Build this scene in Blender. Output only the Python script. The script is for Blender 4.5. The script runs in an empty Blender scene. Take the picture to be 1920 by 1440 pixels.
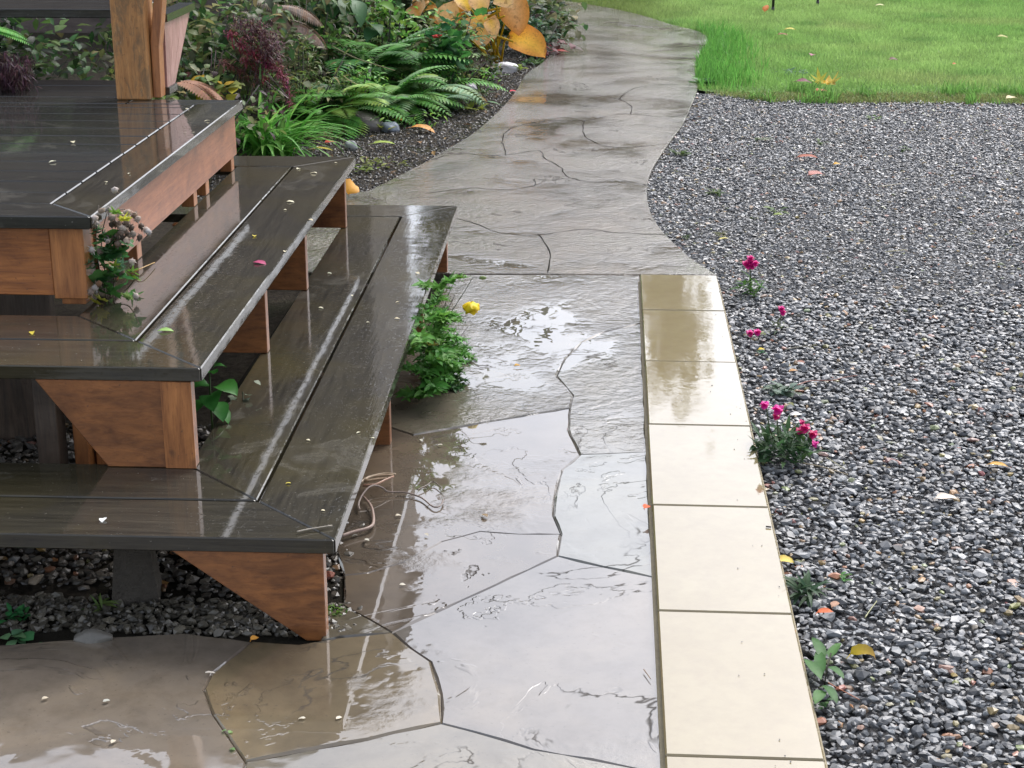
import bpy, bmesh, math, random
import numpy as np
from math import sin, cos, pi, radians, sqrt, atan2
from mathutils import Vector, Matrix

random.seed(7)
rng = np.random.default_rng(11)
S = bpy.context.scene
COL = S.collection

# ------------------------------------------------------------------ camera
F, H = 3080.0, 1.70                      # focal length in photo pixels, eye height
VX, VY = 197.0, 1041.0                   # where the kerb's vanishing point lies from the photo centre
yv = Vector((VX, VY, -F)).normalized()
xv = Vector(((F*F + VY*VY)/VX, -VY, F)).normalized()
zv = xv.cross(yv)
RW = Matrix((xv, yv, zv))                # camera -> world
cam_d = bpy.data.cameras.new('camera')
cam = bpy.data.objects.new('camera', cam_d)
COL.objects.link(cam)
cam_d.sensor_fit = 'HORIZONTAL'
cam_d.sensor_width = 36.0
cam_d.lens = 36.0*F/1920.0
cam_d.clip_start, cam_d.clip_end = 0.05, 600.0
cam.matrix_world = Matrix.Translation((0, 0, H)) @ RW.to_4x4()
S.camera = cam

# ------------------------------------------------------------------ sky, sun, exposure
W = bpy.data.worlds.new('World')
S.world = W
W.use_nodes = True
wn = W.node_tree.nodes
wl = W.node_tree.links
bg = wn['Background']
sky = wn.new('ShaderNodeTexSky')
sky.sky_type = 'NISHITA'
sky.sun_disc = False
SUN_EL, SUN_AZ = 48.0, 28.0              # azimuth measured from +Y (view direction) towards +X
sky.sun_elevation = radians(SUN_EL)
sky.sun_rotation = radians(SUN_AZ)
sky.air_density, sky.dust_density, sky.ozone_density = 1.0, 3.5, 1.0
hs = wn.new('ShaderNodeHueSaturation')   # an overcast sky: the whole dome greyed alike
hs.inputs['Saturation'].default_value = 0.42
wl.new(sky.outputs[0], hs.inputs['Color'])
tint = wn.new('ShaderNodeMix'); tint.data_type = 'RGBA'; tint.blend_type = 'MULTIPLY'
tint.inputs[0].default_value = 1.0
tint.inputs[7].default_value = (0.97, 0.985, 1.03, 1)   # cool white balance of the overcast, whole dome alike
wl.new(hs.outputs[0], tint.inputs[6])
wl.new(tint.outputs[2], bg.inputs['Color'])
bg.inputs['Strength'].default_value = 0.15
sun_d = bpy.data.lights.new('sun', 'SUN')
sun_d.energy = 0.6
sun_d.angle = radians(25)
sun_d.color = (1.0, 0.97, 0.93)
sun = bpy.data.objects.new('sun', sun_d)
COL.objects.link(sun)
sd = Vector((sin(radians(SUN_AZ))*cos(radians(SUN_EL)), cos(radians(SUN_AZ))*cos(radians(SUN_EL)), sin(radians(SUN_EL))))
sun.rotation_euler = sd.to_track_quat('Z', 'Y').to_euler()
S.view_settings.view_transform = 'Standard'
S.view_settings.look = 'None'
S.view_settings.exposure = 1.40
S.view_settings.gamma = 1.0
S.view_settings.use_curve_mapping = False
S.render.engine = 'CYCLES'

# ------------------------------------------------------------------ surveying helpers (photo point -> place)
def ray(px, py):
    return RW @ Vector((px - 960, 720 - py, -F))
def at(px, py, z=0.0):
    d = ray(px, py)
    t = (z - H)/d.z
    return Vector((d.x*t, d.y*t, z))
def atY(px, py, Y):
    d = ray(px, py)
    t = Y/d.y
    return Vector((d.x*t, Y, H + d.z*t))

# ------------------------------------------------------------------ object helpers
def link(o, parent=None):
    COL.objects.link(o)
    if parent is not None:
        o.parent = parent
    return o
def tag(o, label=None, cat=None, group=None, kind=None):
    if label: o['label'] = label
    if cat: o['category'] = cat
    if group: o['group'] = group
    if kind: o['kind'] = kind
    return o
def empty(name, loc=(0, 0, 0), rz=0.0, label=None, cat=None, group=None, kind=None):
    o = bpy.data.objects.new(name, None)
    o.empty_display_size = 0.05
    o.location = loc
    o.rotation_euler = (0, 0, rz)
    link(o)
    return tag(o, label, cat, group, kind)

class MB:
    """collects vertices, faces and vertex colours for one mesh"""
    def __init__(s): s.v, s.f, s.c = [], [], []
    def add(s, vs, fs, col=(1, 1, 1)):
        n = len(s.v)
        s.v += [tuple(p) for p in vs]
        s.f += [tuple(i + n for i in f) for f in fs]
        if isinstance(col, list): s.c += col
        else: s.c += [col]*len(vs)
    def build(s, name, mat, parent=None, smooth=False, loc=None):
        me = bpy.data.meshes.new(name)
        vs = s.v
        if loc is not None:
            vs = [(x - loc[0], y - loc[1], z - loc[2]) for x, y, z in s.v]
        me.from_pydata(vs, [], s.f)
        a = me.color_attributes.new('Col', 'FLOAT_COLOR', 'POINT')
        buf = np.ones((len(s.v), 4), np.float32)
        if s.c: buf[:, :3] = np.array(s.c, np.float32)
        a.data.foreach_set('color', buf.ravel())
        if smooth: me.polygons.foreach_set('use_smooth', [True]*len(me.polygons))
        me.materials.append(mat)
        me.update()
        o = bpy.data.objects.new(name, me)
        if loc is not None: o.location = loc
        return link(o, parent)

def np_mesh(name, V, T, C, mat, parent=None, smooth=False):
    """V (n,3), T (m,3) triangles, C (n,3) colours"""
    me = bpy.data.meshes.new(name)
    n, m = len(V), len(T)
    me.vertices.add(n); me.loops.add(m*3); me.polygons.add(m)
    me.vertices.foreach_set('co', np.asarray(V, np.float32).ravel())
    me.loops.foreach_set('vertex_index', np.asarray(T, np.int32).ravel())
    me.polygons.foreach_set('loop_start', np.arange(0, m*3, 3, dtype=np.int32))
    me.polygons.foreach_set('use_smooth', np.full(m, smooth))
    a = me.color_attributes.new('Col', 'FLOAT_COLOR', 'POINT')
    b = np.ones((n, 4), np.float32); b[:, :3] = C
    a.data.foreach_set('color', b.ravel())
    me.materials.append(mat)
    me.update(calc_edges=True)
    return link(bpy.data.objects.new(name, me), parent)

def prism(name, poly, z0, z1, mat, parent=None, bev=0.003, segs=1):
    """a board: plan polygon extruded from z0 to z1, its arrises eased"""
    bm = bmesh.new()
    a = [bm.verts.new((x, y, z0)) for x, y in poly]
    b = [bm.verts.new((x, y, z1)) for x, y in poly]
    n = len(poly)
    bm.faces.new(a[::-1]); bm.faces.new(b)
    for i in range(n):
        bm.faces.new((a[i], a[(i+1) % n], b[(i+1) % n], b[i]))
    bmesh.ops.recalc_face_normals(bm, faces=bm.faces)
    if bev: bmesh.ops.bevel(bm, geom=bm.edges[:], offset=bev, segments=segs, affect='EDGES')
    me = bpy.data.meshes.new(name); bm.to_mesh(me); bm.free()
    me.materials.append(mat)
    return link(bpy.data.objects.new(name, me), parent)
def box(name, x0, x1, y0, y1, z0, z1, mat, parent=None, bev=0.002):
    return prism(name, [(x0, y0), (x1, y0), (x1, y1), (x0, y1)], z0, z1, mat, parent, bev)
def profile_y(name, poly, y0, y1, mat, parent=None, bev=0.002):
    """a board standing across: XZ outline extruded from y0 to y1"""
    bm = bmesh.new()
    a = [bm.verts.new((x, y0, z)) for x, z in poly]
    b = [bm.verts.new((x, y1, z)) for x, z in poly]
    n = len(poly)
    bm.faces.new(a); bm.faces.new(b[::-1])
    for i in range(n):
        bm.faces.new((a[i], b[i], b[(i+1) % n], a[(i+1) % n]))
    bmesh.ops.recalc_face_normals(bm, faces=bm.faces)
    if bev: bmesh.ops.bevel(bm, geom=bm.edges[:], offset=bev, segments=1, affect='EDGES')
    me = bpy.data.meshes.new(name); bm.to_mesh(me); bm.free()
    me.materials.append(mat)
    return link(bpy.data.objects.new(name, me), parent)

# ------------------------------------------------------------------ materials
class NT:
    def __init__(s, name):
        s.m = bpy.data.materials.new(name); s.m.use_nodes = True
        s.t = s.m.node_tree; s.b = s.t.nodes['Principled BSDF']
    def n(s, typ, **kw):
        o = s.t.nodes.new(typ)
        for k, v in kw.items():
            if k in o.inputs.keys() if not k.startswith('_') else False: pass
            if k.startswith('_'): setattr(o, k[1:], v)
            else:
                key = k.replace('__', ' ')
                if hasattr(v, 'is_output'): s.t.links.new(v, o.inputs[key])
                else: o.inputs[key].default_value = v
        return o
    def set(s, **kw):
        for k, v in kw.items():
            key = k.replace('__', ' ')
            if hasattr(v, 'is_output'): s.t.links.new(v, s.b.inputs[key])
            else: s.b.inputs[key].default_value = v
    def pos(s, scale=(1, 1, 1), rot=(0, 0, 0), src='Object'):
        tc = s.n('ShaderNodeTexCoord')
        mp = s.n('ShaderNodeMapping', Scale=scale, Rotation=rot)
        s.t.links.new(tc.outputs[src], mp.inputs['Vector'])
        return mp.outputs[0]
    def noise(s, vec, scale, detail=4, rough=.55, dist=0.0, out=0):
        o = s.n('ShaderNodeTexNoise', Scale=scale, Detail=detail, Roughness=rough, Distortion=dist)
        s.t.links.new(vec, o.inputs['Vector'])
        return o.outputs[out]
    def ramp(s, fac, stops, interp='LINEAR'):
        o = s.t.nodes.new('ShaderNodeValToRGB')
        o.color_ramp.interpolation = interp
        while len(o.color_ramp.elements) < len(stops): o.color_ramp.elements.new(0.5)
        for e, (p, c) in zip(o.color_ramp.elements, stops):
            e.position = p
            e.color = (c, c, c, 1) if not hasattr(c, '__len__') else (*c, 1)
        s.t.links.new(fac, o.inputs[0])
        return o.outputs[0]
    def mix(s, fac, a, b, mode='MIX'):
        o = s.t.nodes.new('ShaderNodeMix'); o.data_type = 'RGBA'; o.blend_type = mode
        for idx, v in ((0, fac), (6, a), (7, b)):
            if hasattr(v, 'is_output'): s.t.links.new(v, o.inputs[idx])
            elif idx == 0: o.inputs[0].default_value = v
            else: o.inputs[idx].default_value = (*v, 1)
        return o.outputs[2]
    def math(s, op, a, b=0.5):
        o = s.t.nodes.new('ShaderNodeMath'); o.operation = op
        for i, v in ((0, a), (1, b)):
            if hasattr(v, 'is_output'): s.t.links.new(v, o.inputs[i])
            else: o.inputs[i].default_value = v
        return o.outputs[0]
    def bump(s, h, dist, strength=1.0, normal=None):
        o = s.n('ShaderNodeBump', Strength=strength, Distance=dist)
        s.t.links.new(h, o.inputs['Height'])
        if normal is not None: s.t.links.new(normal, o.inputs['Normal'])
        return o.outputs[0]
    def attr(s, name='Col'):
        o = s.t.nodes.new('ShaderNodeAttribute'); o.attribute_name = name
        return o.outputs['Color']

def wet_stone(name, stretch=(1, 1, 1), rough=(0.0, 0.10), patch=(0.54, 0.68), ridge=0.006, fine=0.0005, wash=1.0, swell=.0019, ss=50, sws=3.5, ior=1.8, stain=0.0, even=0.0):
    M = NT(name)
    p = M.pos(stretch)
    base = M.attr()
    n1 = M.noise(p, 2.3, 6, .6, .4)
    n2 = M.noise(p, 11, 6, .65, .2)
    n3 = M.noise(p, 90, 3, .6)
    if stain:
        base = M.mix(M.ramp(M.noise(p, 1.6, 6, .65, .5), [(.50, 0), (.60, stain)]), base, (.20, .135, .08))
        base = M.mix(M.ramp(M.noise(p, 1.3, 5, .65, .8), [(.55, 0), (.68, stain)]), base, (.10, .105, .05))
    tone = M.ramp(n1, [(.28, (.34, .34, .32)), (.5, (.60, .60, .55)), (.72, (.86, .82, .68))])
    if even: tone = M.mix(even, tone, (.60, .585, .54))
    c = M.mix(1.0, base, tone, 'MULTIPLY')
    c = M.mix(M.ramp(n2, [(.45, 0), (.7, .55*(1 - even))]), c, M.mix(1.0, c, (.55, .52, .46), 'MULTIPLY'))
    c = M.mix(M.ramp(n3, [(.62, 0), (.75, .5)]), c, (.035, .03, .025))
    # split-slate terraces, each edge a real little step
    t = M.noise(p, 2.0, 5, .62, 1.1)
    terr = M.ramp(t, [(.40, 0), (.412, .45), (.585, .5), (.598, 1)])
    crease = M.ramp(t, [(.378, 0), (.400, 1), (.414, 0), (.570, 0), (.590, 1), (.604, 0)])
    tm = M.ramp(M.noise(p, 1.1, 2), [(.38, 0), (.55, 1)])
    terr = M.math('MULTIPLY', terr, tm)
    crease = M.math('MULTIPLY', crease, M.ramp(M.noise(p, 2.6, 3), [(.50, 0), (.60, 1)]))
    c = M.mix(M.math('MULTIPLY', crease, .8), c, (.030, .026, .022))
    mask = M.ramp(M.noise(p, 1.7, 5, .65, .3), [(patch[0], 0), (patch[1], 1)])
    speck = M.math('MULTIPLY', M.noise(p, ss, 5, .65), mask)
    b1 = M.bump(terr, ridge)
    b2 = M.bump(speck, fine*6, 1.0, b1)
    b3 = M.bump(M.noise(p, 7, 3), .0016, .6, b2)
    film = M.bump(M.noise(p, sws, 3), swell, .6, M.bump(terr, ridge*.22, .8))
    film2 = M.bump(speck, fine*5, 1.0, film)
    M.set(Base__Color=c, Roughness=.6, Specular__IOR__Level=.08, Normal=b3, Coat__Weight=M.ramp(crease, [(.3, wash), (.8, .15)]), Coat__IOR=ior,
          Coat__Roughness=M.ramp(M.math('ADD', M.noise(p, 5, 4), M.math('MULTIPLY', mask, .25)), [(.42, rough[0]), (.85, rough[1])]),
          Coat__Normal=film2)
    return M.m

def wet_board(name, along, dark=(.011, .010, .0074), light=(.050, .044, .031), algae=.5, rough=(.004, .07)):
    M = NT(name)
    sc = (.8, 14, 14) if along == 'x' else (14, .8, 14)
    g = M.pos(sc); p = M.pos()
    gr = M.noise(g, 6, 6, .65, .3)
    c = M.mix(M.ramp(gr, [(.3, 0), (.75, 1)]), dark, light)
    al = M.ramp(M.noise(p, 2.2, 6, .65, .5), [(.45, 0), (.68, algae)])
    c = M.mix(al, c, (.052, .042, .014))
    wm = M.ramp(M.noise(p, 3.1, 6, .6, .8), [(.61, 0), (.65, .26), (.70, .03)])
    c = M.mix(wm, c, (.15, .14, .115))
    sp = M.ramp(M.noise(p, 120, 2), [(.72, 0), (.76, .5)])
    c = M.mix(sp, c, (.22, .21, .18))
    b1 = M.bump(gr, .0009, .7)
    puddle = M.ramp(M.noise(p, 3.0, 4, .6, .3), [(.4, 0), (.62, 1)])
    b2 = M.bump(M.noise(p, 5, 2), .0016, .5)
    drops = M.bump(M.ramp(M.noise(p, 85, 2), [(.60, 0), (.68, 1)]), .0003, .35, M.bump(gr, .0002, .4, b2))
    M.set(Base__Color=c, Roughness=.6, Specular__IOR__Level=.03, Normal=b1, Coat__Weight=1.0, Coat__IOR=1.55,
          Coat__Roughness=M.ramp(M.math('ADD', M.math('MULTIPLY', gr, .5), M.math('MULTIPLY', puddle, .3)), [(.2, rough[0]), (.62, rough[1])]),
          Coat__Normal=drops)
    return M.m

def stained_wood(name, along, a=(.20, .062, .014), b=(.46, .165, .040), rough=.42, coat=.35, knots=True, weather=0.0):
    M = NT(name)
    sc = {'x': (1.2, 9, 16), 'y': (9, 1.2, 16), 'z': (14, 14, 1.2), 'd': (6, 6, 6)}[along]
    rot = (0, radians(38), 0) if along == 'd' else (0, 0, 0)
    if along == 'd': sc = (2.4, 8, 9)
    g = M.pos(sc, rot); p = M.pos()
    n1 = M.noise(g, 3, 7, .62, .9)
    n2 = M.noise(g, 16, 4, .6, .2)
    c = M.mix(M.ramp(n1, [(.28, 0), (.7, 1)]), a, b)
    c = M.mix(M.ramp(n2, [(.5, 0), (.72, .55)]), c, M.mix(1.0, c, (.45, .36, .3), 'MULTIPLY'))
    if knots:
        k = M.ramp(M.noise(p, 9, 2, .4, .2), [(.74, 0), (.79, .85)])
        c = M.mix(k, c, (.045, .022, .012))
    st = M.ramp(M.noise(p, 5, 7, .68, .6), [(.46, 0), (.70, .75)])
    c = M.mix(st, c, M.mix(1.0, c, (.42, .36, .33), 'MULTIPLY'))
    sp = M.ramp(M.noise(p, 70, 3, .6), [(.66, 0), (.74, .6)])
    c = M.mix(sp, c, (.05, .03, .02))
    if weather:
        pw = M.pos((15, 15, 4))
        w = M.ramp(M.noise(pw, 1.6, 8, .75, .6), [(.48, 0), (.58, weather)])
        c = M.mix(w, c, (.085, .065, .035))
        w2 = M.ramp(M.noise(pw, 3.1, 7, .75, .3), [(.60, 0), (.67, .7)])
        c = M.mix(w2, c, (.36, .24, .12))
    M.set(Base__Color=c, Roughness=rough, Coat__Weight=coat, Coat__Roughness=.25, Normal=M.bump(n2, .0012, .6))
    return M.m

def leafy(name, rough=.45, trans=.36, spec=.16, blotch=0.0):
    M = NT(name)
    p = M.pos()
    c = M.mix(M.ramp(M.noise(p, 60, 3, .6), [(.3, 0), (.7, .45)]), M.attr(), M.mix(1.0, M.attr(), (.55, .6, .5), 'MULTIPLY'))
    if blotch: c = M.mix(M.ramp(M.noise(p, 22, 6, .7, .6), [(.54, 0), (.64, blotch)]), c, (.20, .085, .03))
    M.set(Base__Color=c, Roughness=rough, Specular__IOR__Level=spec)
    tr = M.n('ShaderNodeBsdfTranslucent', Color=c)
    mx = M.n('ShaderNodeMixShader', Fac=trans)
    M.t.links.new(M.b.outputs[0], mx.inputs[1]); M.t.links.new(tr.outputs[0], mx.inputs[2])
    M.t.links.new(mx.outputs[0], M.t.nodes['Material Output'].inputs['Surface'])
    return M.m

def simple(name, rough=.5, bump=None, coat=0.0, color=None):
    M = NT(name)
    p = M.pos()
    base = M.attr() if color is None else None
    if base is None:
        rgb = M.t.nodes.new('ShaderNodeRGB'); rgb.outputs[0].default_value = (*color, 1); base = rgb.outputs[0]
    c = M.mix(M.ramp(M.noise(p, 40, 4, .6), [(.3, 0), (.75, .6)]), base, M.mix(1.0, base, (.55, .55, .55), 'MULTIPLY'))
    M.set(Base__Color=c, Roughness=rough, Coat__Weight=coat, Coat__Roughness=.12)
    if bump: M.set(Normal=M.bump(M.noise(p, bump[0], 4, .65), bump[1]))
    return M.m

M_FLAG = wet_stone('wet_flagstone')
M_PATH = wet_stone('wet_stamped_concrete', stretch=(.95, 1.05, 1), rough=(.0, .08), patch=(.36, .58), ridge=.008, fine=.0016, swell=.0020, sws=8, ior=1.65, stain=.30, even=.55)
M_FLAG2 = wet_stone('wet_rough_flagstone', stretch=(1, .9, 1), rough=(.0, .03), patch=(.42, .60), fine=.0012, swell=.0011, ss=26)
M_DX = wet_board('wet_decking_crosswise', 'x')
M_DY = wet_board('wet_decking_lengthwise', 'y', algae=.6)
M_DK = wet_board('wet_deck_boards', 'x', dark=(.011, .0108, .0094), light=(.042, .040, .034), algae=.12, rough=(.01, .08))
M_WX = stained_wood('orange_stained_wood_crosswise', 'x')
M_WY = stained_wood('pink_brown_stained_wood', 'y', a=(.23, .080, .034), b=(.40, .155, .070), knots=False)
M_WZ = stained_wood('orange_stained_wood_upright', 'z', a=(.22, .076, .021), b=(.48, .19, .056))
M_WD = stained_wood('red_brown_stained_wood', 'd', a=(.12, .042, .012), b=(.32, .120, .034))
M_WPOST = stained_wood('weathered_post_wood', 'z', a=(.30, .13, .035), b=(.52, .25, .08), rough=.6, coat=.1, knots=False, weather=.6)
M_WGREY = stained_wood('grey_weathered_wood', 'z', a=(.06, .045, .035), b=(.14, .10, .07), knots=False)
M_MAUVE = stained_wood('mauve_stained_boards', 'z', a=(.36, .19, .165), b=(.48, .29, .26), knots=False, coat=.2)
M_LEAF = leafy('wet_leaf', trans=.42)
M_PETAL = leafy('petal', .5, .3, .3)
M_DRY = leafy('fallen_leaf_skin', .55, .15, .15, .6)
M_GRASS = leafy('grass_blade', .5, .5, .15)
M_GRAVEL = simple('wet_gravel_stone', .46, None, .08)
M_ROCK = simple('garden_rock', .6, (25, .006), .15)
M_TWIG = simple('bark_twig', .55, None, .1)
M_METAL = simple('black_painted_metal', .4, None, 0, (.02, .02, .022))

# ground materials
def soil_mat():
    M = NT('wet_garden_soil'); p = M.pos()
    n = M.noise(p, 35, 8, .7, .3)
    n2 = M.noise(p, 3, 4)
    c = M.mix(M.ramp(n, [(.3, 0), (.75, 1)]), (.022, .018, .013), (.095, .078, .056))
    c = M.mix(M.ramp(n2, [(.52, 0), (.7, .6)]), c, (.045, .055, .018))
    M.set(Base__Color=c, Roughness=.9, Specular__IOR__Level=.12, Normal=M.bump(M.noise(p, 60, 7, .75), .03))
    return M.m
def turf_mat():
    M = NT('turf'); p = M.pos()
    c = M.mix(M.noise(p, 3, 5), (.07, .15, .022), (.12, .24, .035))
    M.set(Base__Color=c, Roughness=.7, Normal=M.bump(M.noise(p, 80, 5, .7), .02))
    return M.m
def paver_mat():
    M = NT('cream_limestone_paver'); p = M.pos()
    n = M.noise(p, 3.5, 6, .6); n2 = M.noise(p, 140, 3, .6); n3 = M.noise(p, 22, 4, .6)
    c = M.mix(M.ramp(n, [(.3, 0), (.7, 1)]), (.182, .142, .066), (.220, .180, .094))
    c = M.mix(M.ramp(n3, [(.4, 0), (.75, .45)]), c, (.15, .112, .055))
    c = M.mix(M.ramp(n2, [(.70, 0), (.78, .5)]), c, (.25, .2, .14))
    wet = M.ramp(M.noise(p, 5.5, 5, .62, .4), [(.45, .0), (.72, .06)])
    sm = M.ramp(M.noise(p, 8, 7, .7, .5), [(.60, 0), (.72, .45)])
    c = M.mix(sm, c, (.17, .125, .065))
    M.set(Base__Color=c, Roughness=.6, Specular__IOR__Level=.05, Coat__Weight=1.0, Coat__IOR=1.75, Coat__Roughness=wet,
          Normal=M.bump(n2, .0006, .5), Coat__Normal=M.bump(M.noise(p, 24, 4, .6), .0004, .5, M.bump(M.noise(p, 5, 3), .0009, .5)))
    return M.m
M_SOIL, M_TURF, M_PAVER = soil_mat(), turf_mat(), paver_mat()
M_MORTAR = simple('grey_mortar', .8, (60, .004), 0, (.27, .225, .14))
M_JOINT = simple('dark_joint_filling', .95, (80, .004), 0, (.016, .014, .010))
M_JOINT.node_tree.nodes['Principled BSDF'].inputs['Specular IOR Level'].default_value = .05
M_GBASE = simple('gravel_bed', .7, (70, .012), .1, (.025, .026, .028))
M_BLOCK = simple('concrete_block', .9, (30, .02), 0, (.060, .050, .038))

# ------------------------------------------------------------------ setting: ground sheets
def sheet(name, pts, z, mat, kind='structure', col=(1, 1, 1)):
    b = MB(); b.add([(x, y, z) for x, y in pts], [tuple(range(len(pts)))], col)
    return tag(b.build(name, mat), kind=kind)
M_WASTE = simple('rough_ground', .9, (20, .02), 0, (.075, .08, .055))
gb = MB(); gb.add([(-250, -60, -.06), (250, -60, -.06), (250, 400, -.06), (-250, 400, -.06)], [(0, 1, 2, 3)])
tag(gb.build('ground', M_WASTE), 'dull earthy ground running out to the horizon', None, None, 'structure')

path_right = [(1344, 515), (1325, 503), (1295, 483), (1270, 461), (1240, 430), (1222, 402), (1214, 375), (1214, 345), (1222, 318), (1240, 288), (1258, 262), (1280, 232), (1295, 200), (1305, 175), (1308, 160), (1304, 140), (1310, 115), (1325, 92), (1328, 72), (1308, 58), (1260, 46), (1210, 30), (1150, 16), (1080, 4), (1010, -6)]
path_left = [(1022, 25), (1036, 50), (1040, 75), (1034, 100), (1010, 122), (985, 140), (970, 165), (950, 192), (920, 222), (880, 255), (850, 272), (800, 302), (740, 333), (690, 358)]
PZ = .006
PR = [at(x, y, PZ) for x, y in path_right]
PL = [at(x, y, PZ) for x, y in path_left]
def smooth_line(pts, k=4):
    out = []
    for i in range(len(pts) - 1):
        p0, p1, p2, p3 = pts[max(i-1, 0)], pts[i], pts[i+1], pts[min(i+2, len(pts)-1)]
        for j in range(k):
            t = j/k
            out.append(.5*((2*p1) + (-p0+p2)*t + (2*p0-5*p1+4*p2-p3)*t*t + (-p0+3*p1-3*p2+p3)*t*t*t))
    return out + [pts[-1]]
PRs, PLs = smooth_line(PR), smooth_line(PL)
path_poly = [(p.x, p.y) for p in PRs] + [(-2.6, 17.6), (-2.6, 16.0)] + [(p.x, p.y) for p in PLs] + [(-1.9, 7.6), (-1.9, 6.33)]
def in_poly(X, Y, poly):
    ins = np.zeros(len(X), bool)
    n = len(poly); j = n - 1
    for i in range(n):
        xi, yi = poly[i]; xj, yj = poly[j]
        c = ((yi > Y) != (yj > Y)) & (X < (xj - xi)*(Y - yi)/(yj - yi + 1e-12) + xi)
        ins ^= c; j = i
    return ins

def slab(name, poly, z_top, thick, mat, parent, col, inset=.004, jitter=0.0, drop=.004, tilt=(0, 0)):
    """a stone or slab: uneven outline, eased upper arris, sides going down"""
    pts = []
    n = len(poly)
    for i in range(n):
        a, b = Vector(poly[i]), Vector(poly[(i+1) % n])
        k = max(1, int((b - a).length/.05)) if jitter else 1
        nrm = Vector((-(b-a).y, (b-a).x)).normalized() if (b-a).length > 0 else Vector((0, 0))
        for j in range(k):
            q = a.lerp(b, j/k)
            if jitter and j: q = q + nrm*random.uniform(-jitter, jitter)
            pts.append(q)
    bm = bmesh.new()
    cx = sum(p.x for p in pts)/len(pts); cy = sum(p.y for p in pts)/len(pts)
    def zt(p): return z_top + (p.x - cx)*tilt[0] + (p.y - cy)*tilt[1]
    area = sum(pts[i].x*pts[(i+1) % len(pts)].y - pts[(i+1) % len(pts)].x*pts[i].y for i in range(len(pts)))
    if area < 0: pts.reverse()
    m = len(pts)
    inner = []
    inset0 = inset
    for i in range(m):
        inset = inset0*random.uniform(.6, 1.5) if jitter else inset0
        t = (pts[(i+1) % m] - pts[i-1]).normalized()
        inner.append(pts[i] + Vector((-t.y, t.x))*inset)
    top = [bm.verts.new((p.x, p.y, zt(p))) for p in inner]
    rim = [bm.verts.new((p.x, p.y, zt(p) - drop)) for p in pts]
    bot = [bm.verts.new((p.x, p.y, z_top - thick)) for p in pts]
    f = bm.faces.new(top)
    for i in range(m):
        j = (i+1) % m
        bm.faces.new((rim[i], rim[j], top[j], top[i]))
        bm.faces.new((bot[i], bot[j], rim[j], rim[i]))
    f.normal_update()
    bmesh.ops.triangulate(bm, faces=[f], ngon_method='EAR_CLIP')
    bmesh.ops.recalc_face_normals(bm, faces=bm.faces)
    me = bpy.data.meshes.new(name); bm.to_mesh(me); bm.free()
    a = me.color_attributes.new('Col', 'FLOAT_COLOR', 'POINT')
    a.data.foreach_set('color', list((*col, 1))*len(me.vertices))
    me.materials.append(mat)
    return link(bpy.data.objects.new(name, me), parent)

o = slab('path', path_poly, PZ, .10, M_PATH, None, (.118, .096, .068), .004, 0, .003)
tag(o, 'wet grey brown stamped concrete path curving past the flower bed', None, None, 'structure')

# patio bed and its flagstones
patio = sheet('patio', [(-6, 1.2), (.115, 1.2), (.115, 6.33), (-1.2, 6.33), (-1.2, 3.36), (-6, 3.36)], -.014, M_JOINT)
tag(patio, 'wet flagstone paving beside and in front of the steps')
J = {'f0': (632, 1030), 'f1': (645, 1078), 'f2': (643, 1135), 'f3': (735, 1185), 'f4': (770, 1215), 'f5': (808, 1240), 'f6': (826, 1300), 'f7': (828, 1355)}
edge_e = [(690, 1074), (760, 1052), (830, 1015), (900, 996), (975, 1001), (1052, 1001)]
vert = [(1052, 1001), (1038, 967), (1040, 930), (1055, 880), (1088, 852)]
vert2 = [(1088, 852), (1066, 805), (1068, 765)]
vert3 = [(1068, 765), (1075, 740), (1043, 705), (1060, 672), (1090, 642), (1135, 622), (1203, 606)]
aline = [(1068, 765), (920, 790), (775, 815), (735, 802)]
dline = [(1046, 1042), (900, 1110), (735, 1185)]
gline = [(828, 1355), (690, 1386), (460, 1427)]
g2 = [(828, 1355), (890, 1371), (1000, 1405), (1110, 1424), (1242, 1452)]
hline = [(460, 1427), (430, 1382), (400, 1340), (383, 1292), (397, 1262), (472, 1203)]
fl = [(735, 1185), (770, 1215), (808, 1240), (826, 1300), (828, 1355)]
stones = [
    ([(-900, 1240), (-400, 1222), (0, 1208), (200, 1194), (350, 1185), (472, 1203)] + hline[::-1][1:] + [(430, 1520), (300, 1800), (-900, 1800)], (.205, .170, .145)),
    ([(472, 1203), (560, 1208), (640, 1196), (735, 1187)] + fl[1:] + gline[1:] + hline[1:-1], (.200, .155, .100)),
    ([(460, 1427)] + gline[::-1][1:] + g2[1:] + [(1252, 1560), (1262, 1800), (300, 1800), (430, 1520)], (.190, .165, .130)),
    (fl + g2[1:] + [(1236, 1250), (1226, 1082)] + [(1130, 1062)] + dline[:-1], (.165, .145, .135)),
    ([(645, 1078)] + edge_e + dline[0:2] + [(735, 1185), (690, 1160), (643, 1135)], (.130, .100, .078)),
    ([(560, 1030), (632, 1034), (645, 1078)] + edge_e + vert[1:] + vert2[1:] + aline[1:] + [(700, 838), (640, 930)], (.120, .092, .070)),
    (vert[::-1] + [(1046, 1042), (1130, 1062), (1226, 1082), (1218, 960), (1213, 847)], (.165, .165, .145)),
    ([(1088, 852), (1213, 847), (1207, 720), (1203, 606)] + vert3[::-1][1:] + vert2[::-1][1:-1], (.150, .138, .118)),
    (vert3 + [(1200, 516), (1000, 516), (850, 516), (760, 640), (700, 790)] + aline[::-1][:-1], (.140, .122, .100)),
    ([(600, 1202), (640, 1194), (735, 1187), (690, 1160), (643, 1137), (615, 1150)], (.13, .11, .08)),
]
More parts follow.
